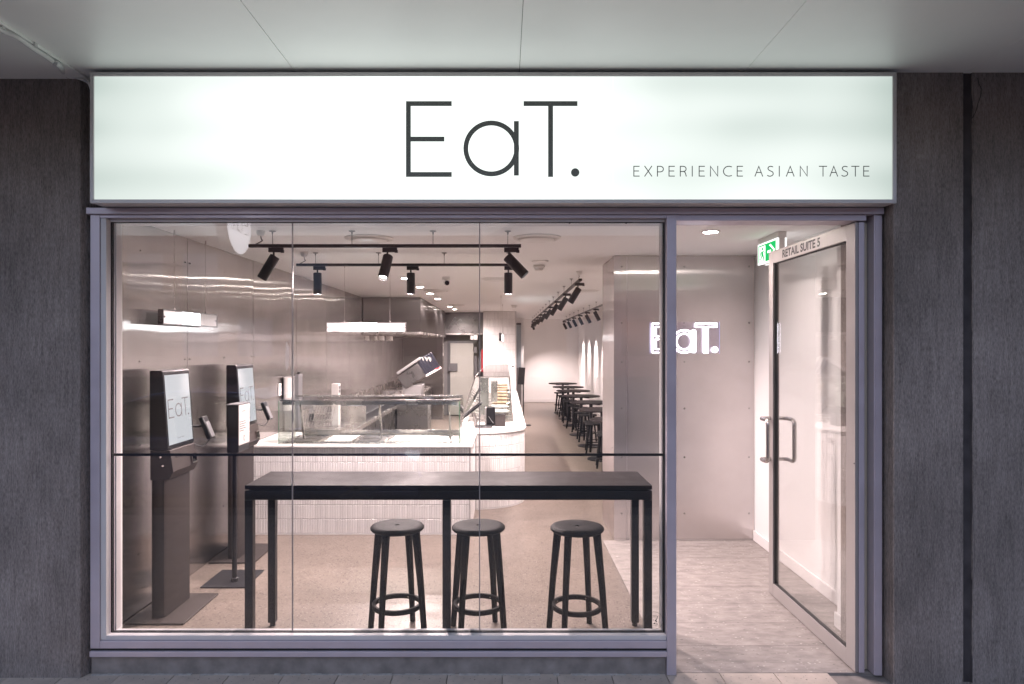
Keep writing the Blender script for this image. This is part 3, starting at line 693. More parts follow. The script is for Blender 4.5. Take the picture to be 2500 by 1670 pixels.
def panel(name, u0, u1, z0, z1, fn, m, parent, amp=.0025, seed=0.0, nu=16, nz=26, th=.003):
    """sheet of steel, slightly bowed; fn(u, z, w) -> point with w the height off the wall"""
    me = bpy.data.meshes.new(name); V_, F_ = [], []; base = BASE.get(parent.name, Vector())
    for j in range(nz + 1):
        for i in range(nu + 1):
            u = u0 + (u1 - u0)*i/nu; z = z0 + (z1 - z0)*j/nz
            e = min(i, nu - i, 3)/3*1.0
            w = amp*(noise.noise(Vector((u*2.1 + seed, z*1.0, seed*3.1))) + .45*noise.noise(Vector((u*4.3 - seed, z*1.9, seed)))) 
            w = w*(.35 + .65*e) + .004
            V_.append(Vector(fn(u, z, w)) - base)
    n0 = len(V_)
    for j in range(nz):
        for i in range(nu):
            k = j*(nu+1) + i; F_.append((k, k+1, k+nu+2, k+nu+1))
    # folded edges back to the wall
    rim = [i for i in range(nu+1)] + [j*(nu+1)+nu for j in range(1, nz+1)] + [nz*(nu+1)+i for i in range(nu-1, -1, -1)] + [j*(nu+1) for j in range(nz-1, 0, -1)]
    for k in rim:
        i, j = k % (nu+1), k // (nu+1); V_.append(Vector(fn(u0 + (u1-u0)*i/nu, z0 + (z1-z0)*j/nz, .0)) - base)
    for a in range(len(rim)):
        b = (a+1) % len(rim); F_.append((rim[a], n0+a, n0+b, rim[b]))
    me.from_pydata([tuple(v) for v in V_], [], F_)
    uv = me.uv_layers.new(name="UVMap")
    for l in me.loops:
        k = l.vertex_index; k2 = k if k < n0 else rim[k - n0]
        uv.data[l.index].uv = ((u0 + (u1-u0)*(k2 % (nu+1))/nu), z0 + (z1-z0)*(k2 // (nu+1))/nz)
    bm = bmesh.new(); bm.from_mesh(me); bmesh.ops.recalc_face_normals(bm, faces=bm.faces); bm.to_mesh(me); bm.free()
    me.polygons.foreach_set("use_smooth", [True]*len(me.polygons)); me.set_sharp_from_angle(angle=R(30))
    me.materials.append(M[m]); o = bpy.data.objects.new(name, me); col.objects.link(o); o.parent = parent; BASE[o.name] = base
    # make sure the sheet faces the room
    return o
def screws(parent, pts, r=.006, axis=(1,0,0)):
    mb = MB(); a = Vector(axis)
    for p_ in pts: mb.cyl(Vector(p_), Vector(p_) + a*.004, r, r*.7, 8)
    return tag(mb.build("screw_heads", "steel_dark", parent), None, None, None, "stuff")

# left wall clad in steel sheets
lw = structure(box(LW - .15, LW - .001, .02, Y(14.7), 0, CZ), "steel_wall", "grey_dark")
BASE[lw.name] = Vector()
ds = [3.46, 4.679, 5.9, 7.12, 8.34, 9.56, 10.78, 12.0, 13.22, 14.44, 14.69]
for i, (a, b) in enumerate(zip(ds, ds[1:])):
    o = panel("steel_sheet", Y(a) + .003, Y(b) - .003, .002, CZ - .002, lambda u, z, w: (LW + w, u, z), "steel_wall", lw, .0050, i*7.7)
    pts = [(LW + .004, y_, z_) for z_ in (.35, 1.0, 1.50, 2.16) for y_ in (Y(a) + .035, Y((a + b)/2) , Y(b) - .035)]
    screws(o, pts)
# kitchen end wall in steel
ew = structure(box(LW - .1, -1.325, Y(14.7) + .001, Y(14.8), 0, CZ), "steel_end_wall", "grey_mid"); BASE[ew.name] = Vector()
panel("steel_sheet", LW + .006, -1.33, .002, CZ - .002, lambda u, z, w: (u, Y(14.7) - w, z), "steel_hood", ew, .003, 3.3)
box(-1.329, -1.315, Y(14.66), Y(14.8), 0, CZ - .001).build("corner_trim", "steel_plain", ew)

# steel clad wall behind the lobby, with its end column
lb = structure(box(.90, RW + .1, Y(DLOB) + .004, Y(6.235), 0, CZ), "lobby_steel_wall", "white_paint"); BASE[lb.name] = Vector()
panel("steel_sheet", fx(1531, DLOB), RW - .003, .004, CZ - .002, lambda u, z, w: (u, Y(DLOB) + .003 - w, z), "steel_lobby", lb, .0016, 11.3)
panel("steel_sheet", .895, fx(1531, DLOB) - .002, .004, CZ - .002, lambda u, z, w: (u, Y(DLOB) + .003 - w, z), "steel_lobby", lb, .0014, 5.1, nu=6)
panel("steel_sheet", Y(DLOB), Y(6.24), .004, CZ - .002, lambda u, z, w: (.899 - w, u, z), "steel_lobby", lb, .0040, 21.3, nu=10)
sp_ = [(fx(px, DLOB), Y(DLOB) - .002, z_) for px in (1518, 1671, 1829) for z_ in (.22, .68, 1.08, 1.46, 1.78, 2.24)]
screws(lb, sp_, .008, (0, -1, 0))
screws(lb, [(.892, Y(d), z_) for d in (5.65, 6.18) for z_ in (.25, .75, 1.25, 1.75, 2.2)], .006, (-1, 0, 0))

# ------------------------------------------------------------------ ceiling fixtures
def ceil_pt(px, py): d = (CZ - EYE)*F/(VY - py); return Vector((fx(px, d), Y(d), CZ))
def vent(px, py, r, label):
    c = ceil_pt(px, py); t = thing("ceiling_diffuser", c, label, "ceiling vent", "round ceiling air diffusers")
    MB().lathe([(r, -.001), (r, -.006), (r*.86, -.016), (r*.80, -.010), (r*.79, -.002)], c, 40).build("rim", "white_plastic", t)
    MB().lathe([(r*.74, -.003), (r*.72, -.020), (r*.66, -.024), (r*.1, -.024)], c, 40).build("cone", "white_plastic", t)
vent(901, 581, .165, "round white ceiling air vent above the front spotlight track, left of the second glass joint")
vent(1311, 579.5, .165, "round white ceiling air vent to the right of the front spotlight track")
vent(1066, 708, .175, "round white ceiling air vent beside the row of downlights over the counter")
vent(1113, 744, .175, "small-looking far round ceiling air vent near the kitchen hood")
vent(1211, 680, .165, "flat round ceiling air vent behind the rightmost front spotlights")
vent(1432, 709, .165, "round ceiling air vent over the dining area beside the near dining track")
def downlight(px, py, label, power, r=.045):
    c = ceil_pt(px, py); t = thing("downlight", c, label, "downlight", "recessed ceiling downlights")
    MB().lathe([(r*1.35, -.001), (r*1.30, -.006), (r*1.05, -.007), (r*1.03, -.002)], c, 24).build("trim_ring", "white_plastic", t)
    MB().lathe([(r, -.003), (r*.96, -.005), (r*.2, -.005)], c, 24).build("lens", "lens_lit", t)
    l = bpy.data.lights.new("downlight_lamp", 'SPOT'); l.energy = power; l.spot_size = R(165); l.spot_blend = .6; l.shadow_soft_size = .04; l.color = LAMP
    lo = bpy.data.objects.new("downlight_lamp", l); col.objects.link(lo); lo.parent = t; lo.location = (0, 0, -.012)
LAMP = (1.0, .805, .795)
for i, (px, py) in enumerate([(990, 679), (1025, 700), (1050, 716), (1069, 729), (1099, 748), (1110, 755)]):
    downlight(px, py, f"{WORDS[i]} recessed downlight in the ceiling row over the serving counter", 420)
downlight(1735, 565, "recessed downlight in the lobby ceiling above the doorway", 40)
def spot_label(track, i): return f"{WORDS[i]} black spotlight along the {track}"

# spotlight head: shared meshes
HM = {}
def head_meshes():
    a = MB().box(-.032, .062, -.0085, .0085, -.040, -.012); a.box(.046, .066, -.006, .006, -.044, -.026); HM["adapter"] = (a.mesh("adapter"), "black_metal")
    HM["stem"] = (MB().cyl((0, 0, -.040), (0, 0, -.078), .0065, n=10).mesh("stem"), "black_metal")
    b = MB().lathe([(.028, .020), (.0325, .016), (.0325, -.147), (.0315, -.149), (.0295, -.149), (.0285, -.128)], (0, 0, 0), 24); HM["body"] = (b.mesh("body"), "black_metal")
    HM["lens"] = (MB().lathe([(.0275, -.1285), (.026, -.1305), (.004, -.1305)], (0, 0, 0), 20).mesh("lens"), "lens_spot")
head_meshes()
def spot_head(x, d, z, direction, power, label, group, cone=60, blend=.6):
    t = thing("spotlight", (x, Y(d), z), label, "spotlight", group)
    dv = Vector(direction).normalized(); q = Vector((0, 0, -1)).rotation_difference(dv)
    def part(nm, par, loc=(0,0,0), rot=None):
        me, m = HM[nm]
        if not me.materials: me.materials.append(M[m])
        o = bpy.data.objects.new(nm, me); col.objects.link(o); o.parent = par; o.location = loc
        if rot: o.rotation_euler = rot.to_euler()
        return o
    part("adapter", t); part("stem", t); b = part("body", t, Vector((0, 0, -.082)), q); part("lens", b)
    l = bpy.data.lights.new("spot_lamp", 'SPOT'); l.energy = power; l.spot_size = R(cone); l.spot_blend = blend; l.shadow_soft_size = .025; l.color = LAMP
    lo = bpy.data.objects.new("spot_lamp", l); col.objects.link(lo); lo.parent = b; lo.location = (0, 0, -.150)
    return t
def track(name, label, p0, p1, hangers, feed):
    t = thing(name, p0, label, "track rail", "black spotlight tracks")
    a, b = Vector(p0), Vector(p1); dirn = (b - a).normalized(); side = Vector((0,0,1)).cross(dirn)
    rot = Matrix((dirn, side, Vector((0,0,1)))).transposed()
    MB().obox((a + b)/2, (b - a).length, .034, .020, rot).build("rail", "black_metal", t, bevel=.002)
    for s in hangers:
        q = a + dirn*s
        MB().cyl(q + Vector((0,0,.010)), Vector((q.x, q.y, CZ - .02)), .0022, n=6).lathe([(.022, 0), (.020, -.004), (.006, -.008), (.004, -.022)], (q.x, q.y, CZ - .0008), 12).build("hanger", "grey_mid", t)
    q = a + dirn*feed
    MB().lathe([(.028, 0), (.027, -.014), (.020, -.030), (.008, -.034)], (q.x, q.y, CZ - .0008), 20).build("feed_cap", "white_plastic", t)
    MB().tube(smooth_path([Vector((q.x, q.y, CZ - .034)), Vector((q.x + .004, q.y, CZ - .055)), q + dirn*.01 + Vector((0,0,.034)), q - dirn*.03 + Vector((0,0,.012))]), .0035, 8).build("feed_cable", "grey_mid", t)
    return t
d1, d2, TZ = 4.38, 5.41, 2.233
track("spotlight_track", "long black spotlight track nearest the window", (fx(608, d1), Y(d1), TZ), (fx(1272, d1), Y(d1), TZ), (.15, .66, 1.18, 1.66), .075)
track("spotlight_track", "black spotlight track behind the front one, with three upright spots", (fx(724, d2), Y(d2), TZ), (fx(1262, d2), Y(d2), TZ), (.15, .65, 1.17, 1.68), .06)
G1, G2 = "spotlights on the front track", "spotlights on the second track"
PW = 190
spot_head(fx(668, d1), d1, TZ, (-.50, -.05, -.86), PW*.8, "black spotlight tilted left at the left end of the front track", G1, 105, 1.0)
spot_head(fx(946, d1), d1, TZ, (-.12, -.46, -.88), PW*.5, "black spotlight on the front track tilted to the street, its lens glowing", G1, 140, .7)
spot_head(fx(1243, d1), d1, TZ, (.68, -.10, -.72), PW*.42, "black spotlight tilted right at the right end of the front track", G1, 120, .8)
for px, lab in ((775, "leftmost upright black spotlight on the second track"), (1003, "middle upright black spotlight on the second track"), (1241, "rightmost upright black spotlight on the second track")):
    spot_head(fx(px, d2), d2, TZ, (0, .03, -1), PW, lab, G2, 168, .4)
XA, XB = .735, 1.545
track("spotlight_track", "long black spotlight track receding over the dining aisle", (XA, Y(6.62), TZ), (XA, Y(18.1), TZ), [.9 + k*.93 for k in range(12)], .14)
track("spotlight_track", "black spotlight track receding along the dining wall", (XB, Y(7.2), TZ), (XB, Y(18.0), TZ), [.6 + k*.93 for k in range(11)], .14)
for i in range(9):
    d = 6.84 + i*1.395
    dv = (-.52, .02, -.85) if i < 8 else (.28, .15, -.95)
    spot_head(XA, d, TZ, dv, 330, spot_label("dining aisle track", i), "spotlights on the dining aisle track", 105, 1.0)
for i in range(6):
    d = 11.65 + i*1.23
    spot_head(XB, d, TZ, (.46, .05, -.88), 220, spot_label("dining wall track", i), "spotlights on the dining wall track", 60, 1.0)
# small ceiling devices
def detector(px, py, label, r=.05, h=.04):
    c = ceil_pt(px, py); t = thing("smoke_detector", c, label, "smoke detector")
    MB().lathe([(r, -.0008), (r, -h*.35), (r*.72, -h*.5), (r*.70, -h*.85), (r*.5, -h)], c, 24).build("housing", "white_plastic", t)
    MB().lathe([(r*.52, -h*.88), (r*.52, -h*.98)], c, 16).build("vent_ring", "grey_dark", t)
detector(1316, 648, "white smoke detector on the ceiling left of the dining aisle track", .055, .05)
detector(1255, 745, "small white smoke detector on the far ceiling by the tiled column", .055, .05)
c = ceil_pt(1318, 637); MB().lathe([(.075, -.0008), (.07, -.008), (.02, -.010)], c, 24).build("ceiling_rose", "white_plastic", thing("ceiling_rose", c, "flat white disc on the ceiling just in front of the smoke detector", "ceiling fitting"))
def camera(px, py, label, z_drop=.0):
    c = ceil_pt(px, py); t = thing("security_camera", c, label, "camera", "dome cameras")
    MB().lathe([(.045, -.0008), (.045, -.03), (.040, -.035)], c, 24).build("base", "white_plastic", t)
    k = c + Vector((.006, -.012, -.058)); MB().lathe([(.010, .038), (.030, .028), (.038, 0), (.030, -.028), (.010, -.038)], k, 24).build("ball", "white_plastic", t)
    MB().cyl(k + Vector((.006, -.020, -.008)), k + Vector((.010, -.044, -.014)), .027, .024, 20).build("lens", "dark_lens", t)
camera(1089, 676, "white dome security camera with black eye near the second spotlight track")
camera(1219, 761, "tiny dome security camera at the top of the white tiled column")

# hanging light boxes over the counter
def light_panel(p0, p1, z0, z1, label, n):
    """slim clear box hung on two wires, the middle third of its face lit"""
    a, b = Vector((*p0, z0)), Vector((*p1, z0)); dirn = (b - a).normalized(); nrm = dirn.cross(Vector((0,0,1))); L_ = (b - a).length
    t = thing("hanging_light_box", ((a.x + b.x)/2, (a.y + b.y)/2, z1), label, "light box", "hanging light boxes")
    rot = Matrix((dirn, -nrm, Vector((0,0,1)))).transposed(); c = (a + b)/2 + Vector((0,0,(z1 - z0)/2))
    MB().obox(c, L_ - .004, .026, z1 - z0 - .004, rot).build("casing", "panel_frosted", t)
    for s in (0, L_): MB().obox(a + dirn*s + Vector((0,0,(z1-z0)/2)), .006, .034, z1 - z0 + .008, rot).build("end_cap", "steel_dark", t)
    for zz_ in (z0, z1): MB().obox((a + b)/2 + Vector((0,0,zz_ - z0)), L_ - .007, .034, .006, rot).build("edge_rail", "steel_dark", t)
    MB().obox(c + nrm*.0145 - dirn*L_*.02, L_*.32, .002, z1 - z0 - .008, rot).build("lit_section", "panel_lit", t)
    for s in (.22, .80):
        q = a + dirn*L_*s; MB().cyl((q.x, q.y, z1 + .004), (q.x, q.y, CZ - .001), .0014, n=6).cyl((q.x, q.y, CZ - .04), (q.x, q.y, CZ - .001), .005, n=8).cyl((q.x, q.y, z1 + .004), (q.x, q.y, z1 + .018), .006, n=8).build("wire", "steel_plain", t)
    for s in (.02, .98):
        q = a + dirn*L_*s + Vector((0,0,(z1-z0)/2)); MB().cyl(q + nrm*.013, q + nrm*.02, .006, n=10).build("standoff", "steel_dark", t)
light_panel((-2.10, Y(4.17)), (-2.10, Y(4.95)), 1.729, 1.814, "slanting hanging light box close to the steel wall at the left", 1)
light_panel((fx(799, 6.1), Y(6.1)), (fx(990.5, 6.1), Y(6.1)), fz(810, 6.1), fz(788, 6.1), "hanging light box facing the window above the serving counter", 2)
light_panel((-.06, Y(9.2)), (-.03, Y(12.9)), 1.66, 1.76, "hanging light box seen edge-on in front of the white tiled column", 3)

# ------------------------------------------------------------------ counters
FR = .021
def finger_wall(name, parent, path, z0, z1, rowh, m="finger_tile", th=.006):
    """narrow upright finger tiles set along a plan path, in rows with a recessed joint"""
    mb = MB(); pts = [Vector((*q, 0)) for q in path]
    seg = [0]; 
    for a, b in zip(pts, pts[1:]): seg.append(seg[-1] + (b - a).length)
    def at(s):
        for i in range(len(pts)-1):
            if s <= seg[i+1] + 1e-6: t = (s - seg[i])/(seg[i+1]-seg[i]); return pts[i].lerp(pts[i+1], t)
        return pts[-1]
    n = int(seg[-1]/FR); rows_ = max(1, round((z1 - z0)/rowh)); rh = (z1 - z0)/rows_
    for i in range(n):
        a, b = at(i*FR + .0013), at((i+1)*FR - .0013); t = (b - a).normalized(); nr = Vector((t.y, -t.x, 0)); k = .0035
        for r in range(rows_):
            za, zb = z0 + r*rh + .0024, z0 + (r+1)*rh - .0024
            w = th + random.uniform(-.0006, .0006)
            o0 = nr*w; o1 = nr*(w - .0022); a2, b2 = a + t*k, b - t*k
            v = [(*(a)[:2], za), (*(b)[:2], za), (*(b)[:2], zb), (*(a)[:2], zb)]
            q1 = [Vector(p_) + o1 for p_ in v]
            q2 = [Vector((*a2[:2], za + .002)) + o0, Vector((*b2[:2], za + .002)) + o0, Vector((*b2[:2], zb - .002)) + o0, Vector((*a2[:2], zb - .002)) + o0]
            mb.add([Vector(p_) for p_ in v] + q1 + q2, [(0,1,5,4),(1,2,6,5),(2,3,7,6),(3,0,4,7),(4,5,9,8),(5,6,10,9),(6,7,11,10),(7,4,8,11),(8,9,10,11)])
    o = mb.build(name, m, parent); return tag(o, None, None, None, "stuff")
CT = .757; cf = 5.75
ct = thing("serving_counter", (-1.2, Y(6.2), 0), "white finger-tiled serving counter across the shop with a white stone top", "counter")
MB().box(LW + .006, -.29, Y(cf) + .008, Y(6.6), .002, CT - .022).build("carcass", "grout", ct)
finger_wall("finger_tiles", ct, [(LW + .01, Y(cf) + .008), (-.29, Y(cf) + .008)], .012, CT - .026, .128)
finger_wall("finger_tiles", ct, [(-.29, Y(cf) + .012), (-.29, Y(6.595))], .012, CT - .026, .128)
MB().box(LW + .006, -.268, Y(cf) - .012, Y(6.6), CT - .021, CT).build("stone_top", "stone_white", ct, bevel=.003)
MB().box(LW + .006, -.284, Y(cf) - .004, Y(cf) + .002, .002, .011).build("base_strip", "white_gloss", ct)

# curved run
cr_ = thing("curved_counter", (0, Y(9), 0), "white finger-tiled counter with rounded corner running back beside the aisle", "counter")
def plan(off, r=.48, d0=6.63, x0=-.277, d1=12.5):
    pts = [(-.285, Y(d0) - off), (x0, Y(d0) - off)]
    for k in range(1, 25):
        a = -math.pi/2 + k*math.pi/48; pts.append((x0 + (r + off)*math.cos(a), Y(d0 + r) + (r + off)*math.sin(a)))
    pts += [(x0 + r + off, Y(d1))]
    return pts
body = plan(0) + [(-.46, Y(12.5)), (-.46, Y(6.63))]
MB().prism(body, lambda u, v, w: (u, v, w), .002, CT - .024).build("carcass", "grout", cr_)
finger_wall("finger_tiles", cr_, plan(0)[1:], .012, CT - .028, .128)
MB().prism(plan(.02)[1:] + [(-.46, Y(12.5)), (-.46, Y(6.61)), (-.287, Y(6.61))], lambda u, v, w: (u, v, w), CT - .0215, CT + .0005).build("stone_top", "stone_white", cr_, bevel=.002)
MB().prism(plan(.010)[1:] + [(.1, Y(12.4)), (-.2, Y(12.4))], lambda u, v, w: (u, v, w), .002, .0105).build("base_strip", "white_gloss", cr_)

# tiled column
tcx = thing("tiled_column", (-.1, Y(15), 0), "white finger-tiled column at the end of the counter", "column")
MB().box(-.459, .247, Y(14.708), Y(15.3), 0, CZ - .001).build("core", "grout", tcx)
finger_wall("finger_tiles", tcx, [(-.459, Y(14.707)), (.247, Y(14.707))], .01, CZ - .004, .16)
finger_wall("finger_tiles", tcx, [(.247, Y(14.71)), (.247, Y(15.3))], .01, CZ - .004, .16)
th_ = thing("thermostat", (.18, Y(14.69), 1.12), "small white wall controller on the tiled column", "controller")
MB().box(.135, .215, Y(14.675), Y(14.699), 1.06, 1.17).build("case", "white_plastic", th_, bevel=.004)
MB().box(.15, .20, Y(14.672), Y(14.6745), 1.125, 1.155).build("display", "grey_dark", th_)

# glass display case on the front counter
def rod(mb, a, b, r=.006): return mb.cyl(a, b, r, n=8)
dc = thing("display_case", (-1.15, Y(6.0), CT), "long glass food display case with lit top on the serving counter", "display case")
x0, x1, da, db, zt = -1.913, -.386, 5.80, 6.27, 1.123
GT = .004
MB().box(x0, x1, Y(da) - GT, Y(da) + GT, CT + .001, zt).build("front_glass", "case_glass", dc)
MB().box(x0 - GT*2, x0 - .0005, Y(da) - GT, Y(db), CT + .001, zt).build("side_glass", "case_glass", dc)
MB().box(x1 + .0005, x1 + GT*2, Y(da) - GT, Y(db), CT + .001, zt).build("side_glass", "case_glass", dc)
MB().box(x0, x1, Y(da) + .03, Y(db), zt + .0005, zt + .008).build("top_glass", "case_glass", dc)
for xx in (x0 - GT, x1 + GT): MB().box(xx - .0018, xx + .0018, Y(da) - GT - .002, Y(da) - GT - .0002, CT + .001, zt).build("glass_edge", "green_glass_edge", dc)
MB().box(x0, x1, Y(da) + GT, Y(da) + .028, zt - .002, zt + .010).build("top_rail", "steel_plain", dc)
MB().box(x0, x1, Y(db) - .02, Y(db) + .006, zt + .0085, zt + .016).build("back_rail", "steel_plain", dc)
MB().box(x0 + .02, x1 - .02, Y(da) + .012, Y(da) + .034, zt - .034, zt - .004).build("lamp_housing", "steel_plain", dc)
MB().cyl((x0 + .02, Y(da) + .045, zt - .022), (x1 - .04, Y(da) + .045, zt - .022), .008, n=10).build("lamp_tube", "tube_lit", dc)
for xx in (x0 + .12, -1.10, x1 - .10):
    MB().obox((xx, Y(da) + .25, (CT + zt)/2), .014, .030, zt - CT, Matrix.Rotation(R(18), 3, 'X')).build("support_post", "steel_plain", dc)
MB().box(x0 + .03, x1 - .03, Y(db) + .10, Y(db) + .115, CT + .012, CT + .05).build("rear_rail", "steel_plain", dc)
MB().box(x0 + .02, x1 - .01, Y(db) + .12, Y(db) + .24, CT + .002, CT + .012).build("rear_ledge", "stone_white", dc)
MB().box(x0 + .01, x1 - .01, Y(da) + .012, Y(db) + .06, CT + .0012, CT + .006).build("well_frame", "steel_plain", dc)
pn = [("steel_dark", 0), ("white", 1), ("steel_dark", 0), ("white", 1), ("steel_dark", 0)]
wds = ["leftmost", "second from left", "middle", "fourth from left", "rightmost"]
for i, (mm, lid) in enumerate(pn):
    xa = x0 + .05 + i*.285; xb = xa + .265
    t = thing("food_pan", (xa, Y(6.05), CT), f"{'white lidded' if lid else 'open steel'} food pan, {wds[i]} inside the display case", "food pan", "pans in the display case")
    rim = MB()
    for q in ((xa, xb, Y(5.86), Y(5.872)), (xa, xb, Y(6.28), Y(6.292)), (xa, xa + .012, Y(5.872), Y(6.28)), (xb - .012, xb, Y(5.872), Y(6.28))): rim.box(*q, CT + .0062, CT + .013)
    rim.build("rim", "steel_plain", t)
    MB().box(xa + .0125, xb - .0125, Y(5.873), Y(6.279), CT + .0062, CT + (.012 if lid else .008)).build("lid" if lid else "tray_floor", "stone_white" if lid else "steel_dark", t)

# glass case on the curved counter
c2 = thing("glass_cabinet", (-.15, Y(9.5), CT), "slant-sided glass cabinet of trays on the counter beside the aisle", "display case")
A = [(-.44, CT + .12), (-.32, 1.25), (.055, 1.25), (.085, CT + .012)]
d0_, d9 = 7.44, 12.2
def edge_tube(p, q, r=.006): return MB().cyl(p, q, r, n=8).build("edge_trim", "steel_plain", c2)
P3 = lambda uv, d: Vector((uv[0], Y(d), uv[1]))
for i, j, nm in ((0, 1, "slanted_glass"), (2, 3, "side_glass"), (1, 2, "top_glass")):
    MB().prism([A[i], A[j], (A[j][0] + (.005 if nm != "top_glass" else 0), A[j][1] + (.005 if nm == "top_glass" else 0)), (A[i][0] + (.005 if nm != "top_glass" else 0), A[i][1] + (.005 if nm == "top_glass" else 0))], lambda u, v, w: (u, w, v), Y(d0_) + .008, Y(d9)).build(nm, "case_glass", c2)
MB().prism(A, lambda u, v, w: (u, w, v), Y(d0_), Y(d0_) + .006).build("front_glass", "case_glass", c2)
for k in range(4): edge_tube(P3(A[k], d0_), P3(A[k], d9), .007)
for a, b in ((0, 1), (1, 2), (2, 3)): edge_tube(P3(A[a], d0_), P3(A[b], d0_), .006)
MB().box(-.45, .10, Y(d0_) - .02, Y(d9), CT + .0015, CT + .012).build("base_plate", "steel_plain", c2)
MB().box(-.265, -.175, Y(d0_) + .02, Y(d0_) + .03, CT + .03, 1.24).build("end_panel", "steel_plain", c2)
for i in range(9):
    d = 7.9 + i*.45
    MB().box(-.16, .05, Y(d), Y(d + .30), CT + .06 + i*.012, CT + .075 + i*.012).build("tray", "wood_tray" if i > 1 else "white_gloss", c2, bevel=.003)
MB().box(-.17, -.09, Y(8.6), Y(8.65), CT + .12, 1.14).build("divider", "steel_plain", c2)
for i in range(6):
    MB().lathe([(.02, 0), (.026, .03), (.022, .035), (.004, .036)], (.045, Y(7.9 + i*.45), CT + .09 + i*.012), 12).build("knob", "chrome", c2)
wr = thing("wire_rack", (-1.75, Y(6.75), CT), "white wire rack leaning behind the left half of the display case", "rack")
for i in range(9):
    MB().cyl((-1.93 + i*.027, Y(6.72), CT + .03), (-1.90 + i*.027, Y(6.80), CT + .24), .0028, n=6).build("wire", "chrome", wr)
for k in range(4): MB().cyl((-1.94 + k*.008, Y(6.72 + k*.026), CT + .032 + k*.068), (-1.70 + k*.008, Y(6.72 + k*.026), CT + .032 + k*.068), .0028, n=6).build("cross_wire", "chrome", wr)
# point of sale things on the counter
ps = thing("point_of_sale_terminal", (-.30, Y(6.95), CT), "tilted black till screen on a stand at the counter corner", "till")
rt = Matrix.Rotation(R(-20), 3, 'Z') @ Matrix.Rotation(R(38), 3, 'Y')
MB().obox((-.335, Y(6.98), CT + .17), .018, .24, .26, Matrix.Rotation(R(52), 3, 'Y')).build("screen", "kiosk_side", ps, bevel=.004)
MB().obox((-.345, Y(6.98), CT + .186), .010, .22, .235, Matrix.Rotation(R(52), 3, 'Y')).build("screen_back", "steel_dark", ps)
MB().tube([(-.30, Y(6.98), CT + .008), (-.295, Y(6.98), CT + .08), (-.32, Y(6.98), CT + .15)], .018, 10).build("stand", "steel_plain", ps)
MB().box(-.30, -.13, Y(6.93), Y(7.09), CT + .0015, CT + .016).build("base", "black_plastic", ps, bevel=.005)
rb = thing("receipt_printer", (-.15, Y(7.16), CT), "tall dark box with a pale left side on the counter corner", "printer")
MB().box(-.205, -.190, Y(7.12), Y(7.26), CT + .0015, CT + .185).build("side_panel", "paper", rb)
MB().box(-.1895, -.10, Y(7.10), Y(7.26), CT + .0015, CT + .19).build("body", "kiosk_side", rb, bevel=.004)
MB().tube([(-.165, Y(7.098), CT + .10), (-.14, Y(7.095), CT + .06), (-.115, Y(7.09), CT + .03)], .0015, 6).build("cable", "white_plastic", rb)
sb = thing("card_box", (-.05, Y(7.14), CT), "low dark square box beside the tall dark box on the counter", "box")
MB().box(-.098, .008, Y(7.06), Y(7.2), CT + .0015, CT + .118).build("body", "kiosk_grey", sb, bevel=.003)
MB().box(-.102, .012, Y(7.055), Y(7.205), CT + .1185, CT + .126).build("lid", "kiosk_side", sb, bevel=.002)
# dispensing rail behind the display
# ------------------------------------------------------------------ kitchen
hd = thing("extractor_hood", (-1.73, Y(12.5), 1.76), "steel clad extractor hood hanging over the kitchen at the left", "extractor hood")
BASE[hd.name] = Vector((-1.73, Y(12.5), 1.76))
HX = -1.29
MB().box(LW + .01, HX - .006, Y(10.45), Y(14.69), 1.80, CZ - .001).build("core", "grey_dark", hd)
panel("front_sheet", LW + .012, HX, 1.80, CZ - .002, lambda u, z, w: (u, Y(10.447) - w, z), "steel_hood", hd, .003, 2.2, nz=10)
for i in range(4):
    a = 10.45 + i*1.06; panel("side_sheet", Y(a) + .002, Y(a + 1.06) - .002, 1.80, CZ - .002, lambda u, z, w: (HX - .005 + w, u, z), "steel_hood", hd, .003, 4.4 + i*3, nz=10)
MB().box(LW + .01, HX + .03, Y(10.40), Y(14.69), 1.762, 1.799).build("canopy_edge", "steel_plain", hd, bevel=.003)
for i, px in enumerate((893, 915, 930, 951)):
    d = 10.7 + (i % 2)*.3; x = fx(px, d)
    t = thing("hanging_pot", (x, Y(d), 1.76), ("leftmost", "second", "third", "rightmost")[i] + " small steel pot hanging below the extractor hood", "pot", "pots hanging under the hood")
    MB().lathe([(.050, -.10), (.055, -.09), (.055, -.025), (.058, -.022), (.045, -.022)], (x, Y(d), 1.765), 18).build("pot_body", "steel_plain", t)
    MB().cyl((x, Y(d), 1.743), (x, Y(d), 1.7615), .004, n=6).build("hook", "steel_dark", t)
bn = thing("kitchen_bench", (-1.85, Y(10), 0), "long steel kitchen bench along the steel wall behind the counter", "bench")
MB().box(LW + .012, -1.52, Y(7.0), Y(14.5), .70, .745).build("bench_top", "steel_plain", bn, bevel=.003)
MB().box(LW + .012, -1.56, Y(7.05), Y(14.5), .10, .699).build("cabinet", "steel_dark", bn)
MB().box(LW + .012, LW + .03, Y(7.0), Y(14.5), .7455, .90).build("splashback", "steel_plain", bn)
ck = thing("cooktop", (-1.85, Y(8.8), .745), "low black cooktop along the kitchen bench behind the display case", "cooktop")
MB().box(LW + .06, -1.55, Y(7.6), Y(9.9), .7455, .83).build("body", "black_metal", ck, bevel=.004)
MB().box(LW + .06, -1.545, Y(7.58), Y(7.61), .7455, .92).build("front_guard", "steel_plain", ck)
for i in range(4): MB().lathe([(.10, .0), (.10, .012), (.085, .016), (.02, .016)], (-1.85, Y(7.9 + i*.55), .8305), 20).build("burner", "grey_dark", ck)
bn2 = thing("steel_container", (-1.75, Y(10.2), .745), "square steel container on the bench between cooktop and tilted machine", "container")
MB().box(-1.80, -1.52, Y(10.05), Y(10.4), .7455, .93).build("body", "steel_plain", bn2, bevel=.004)
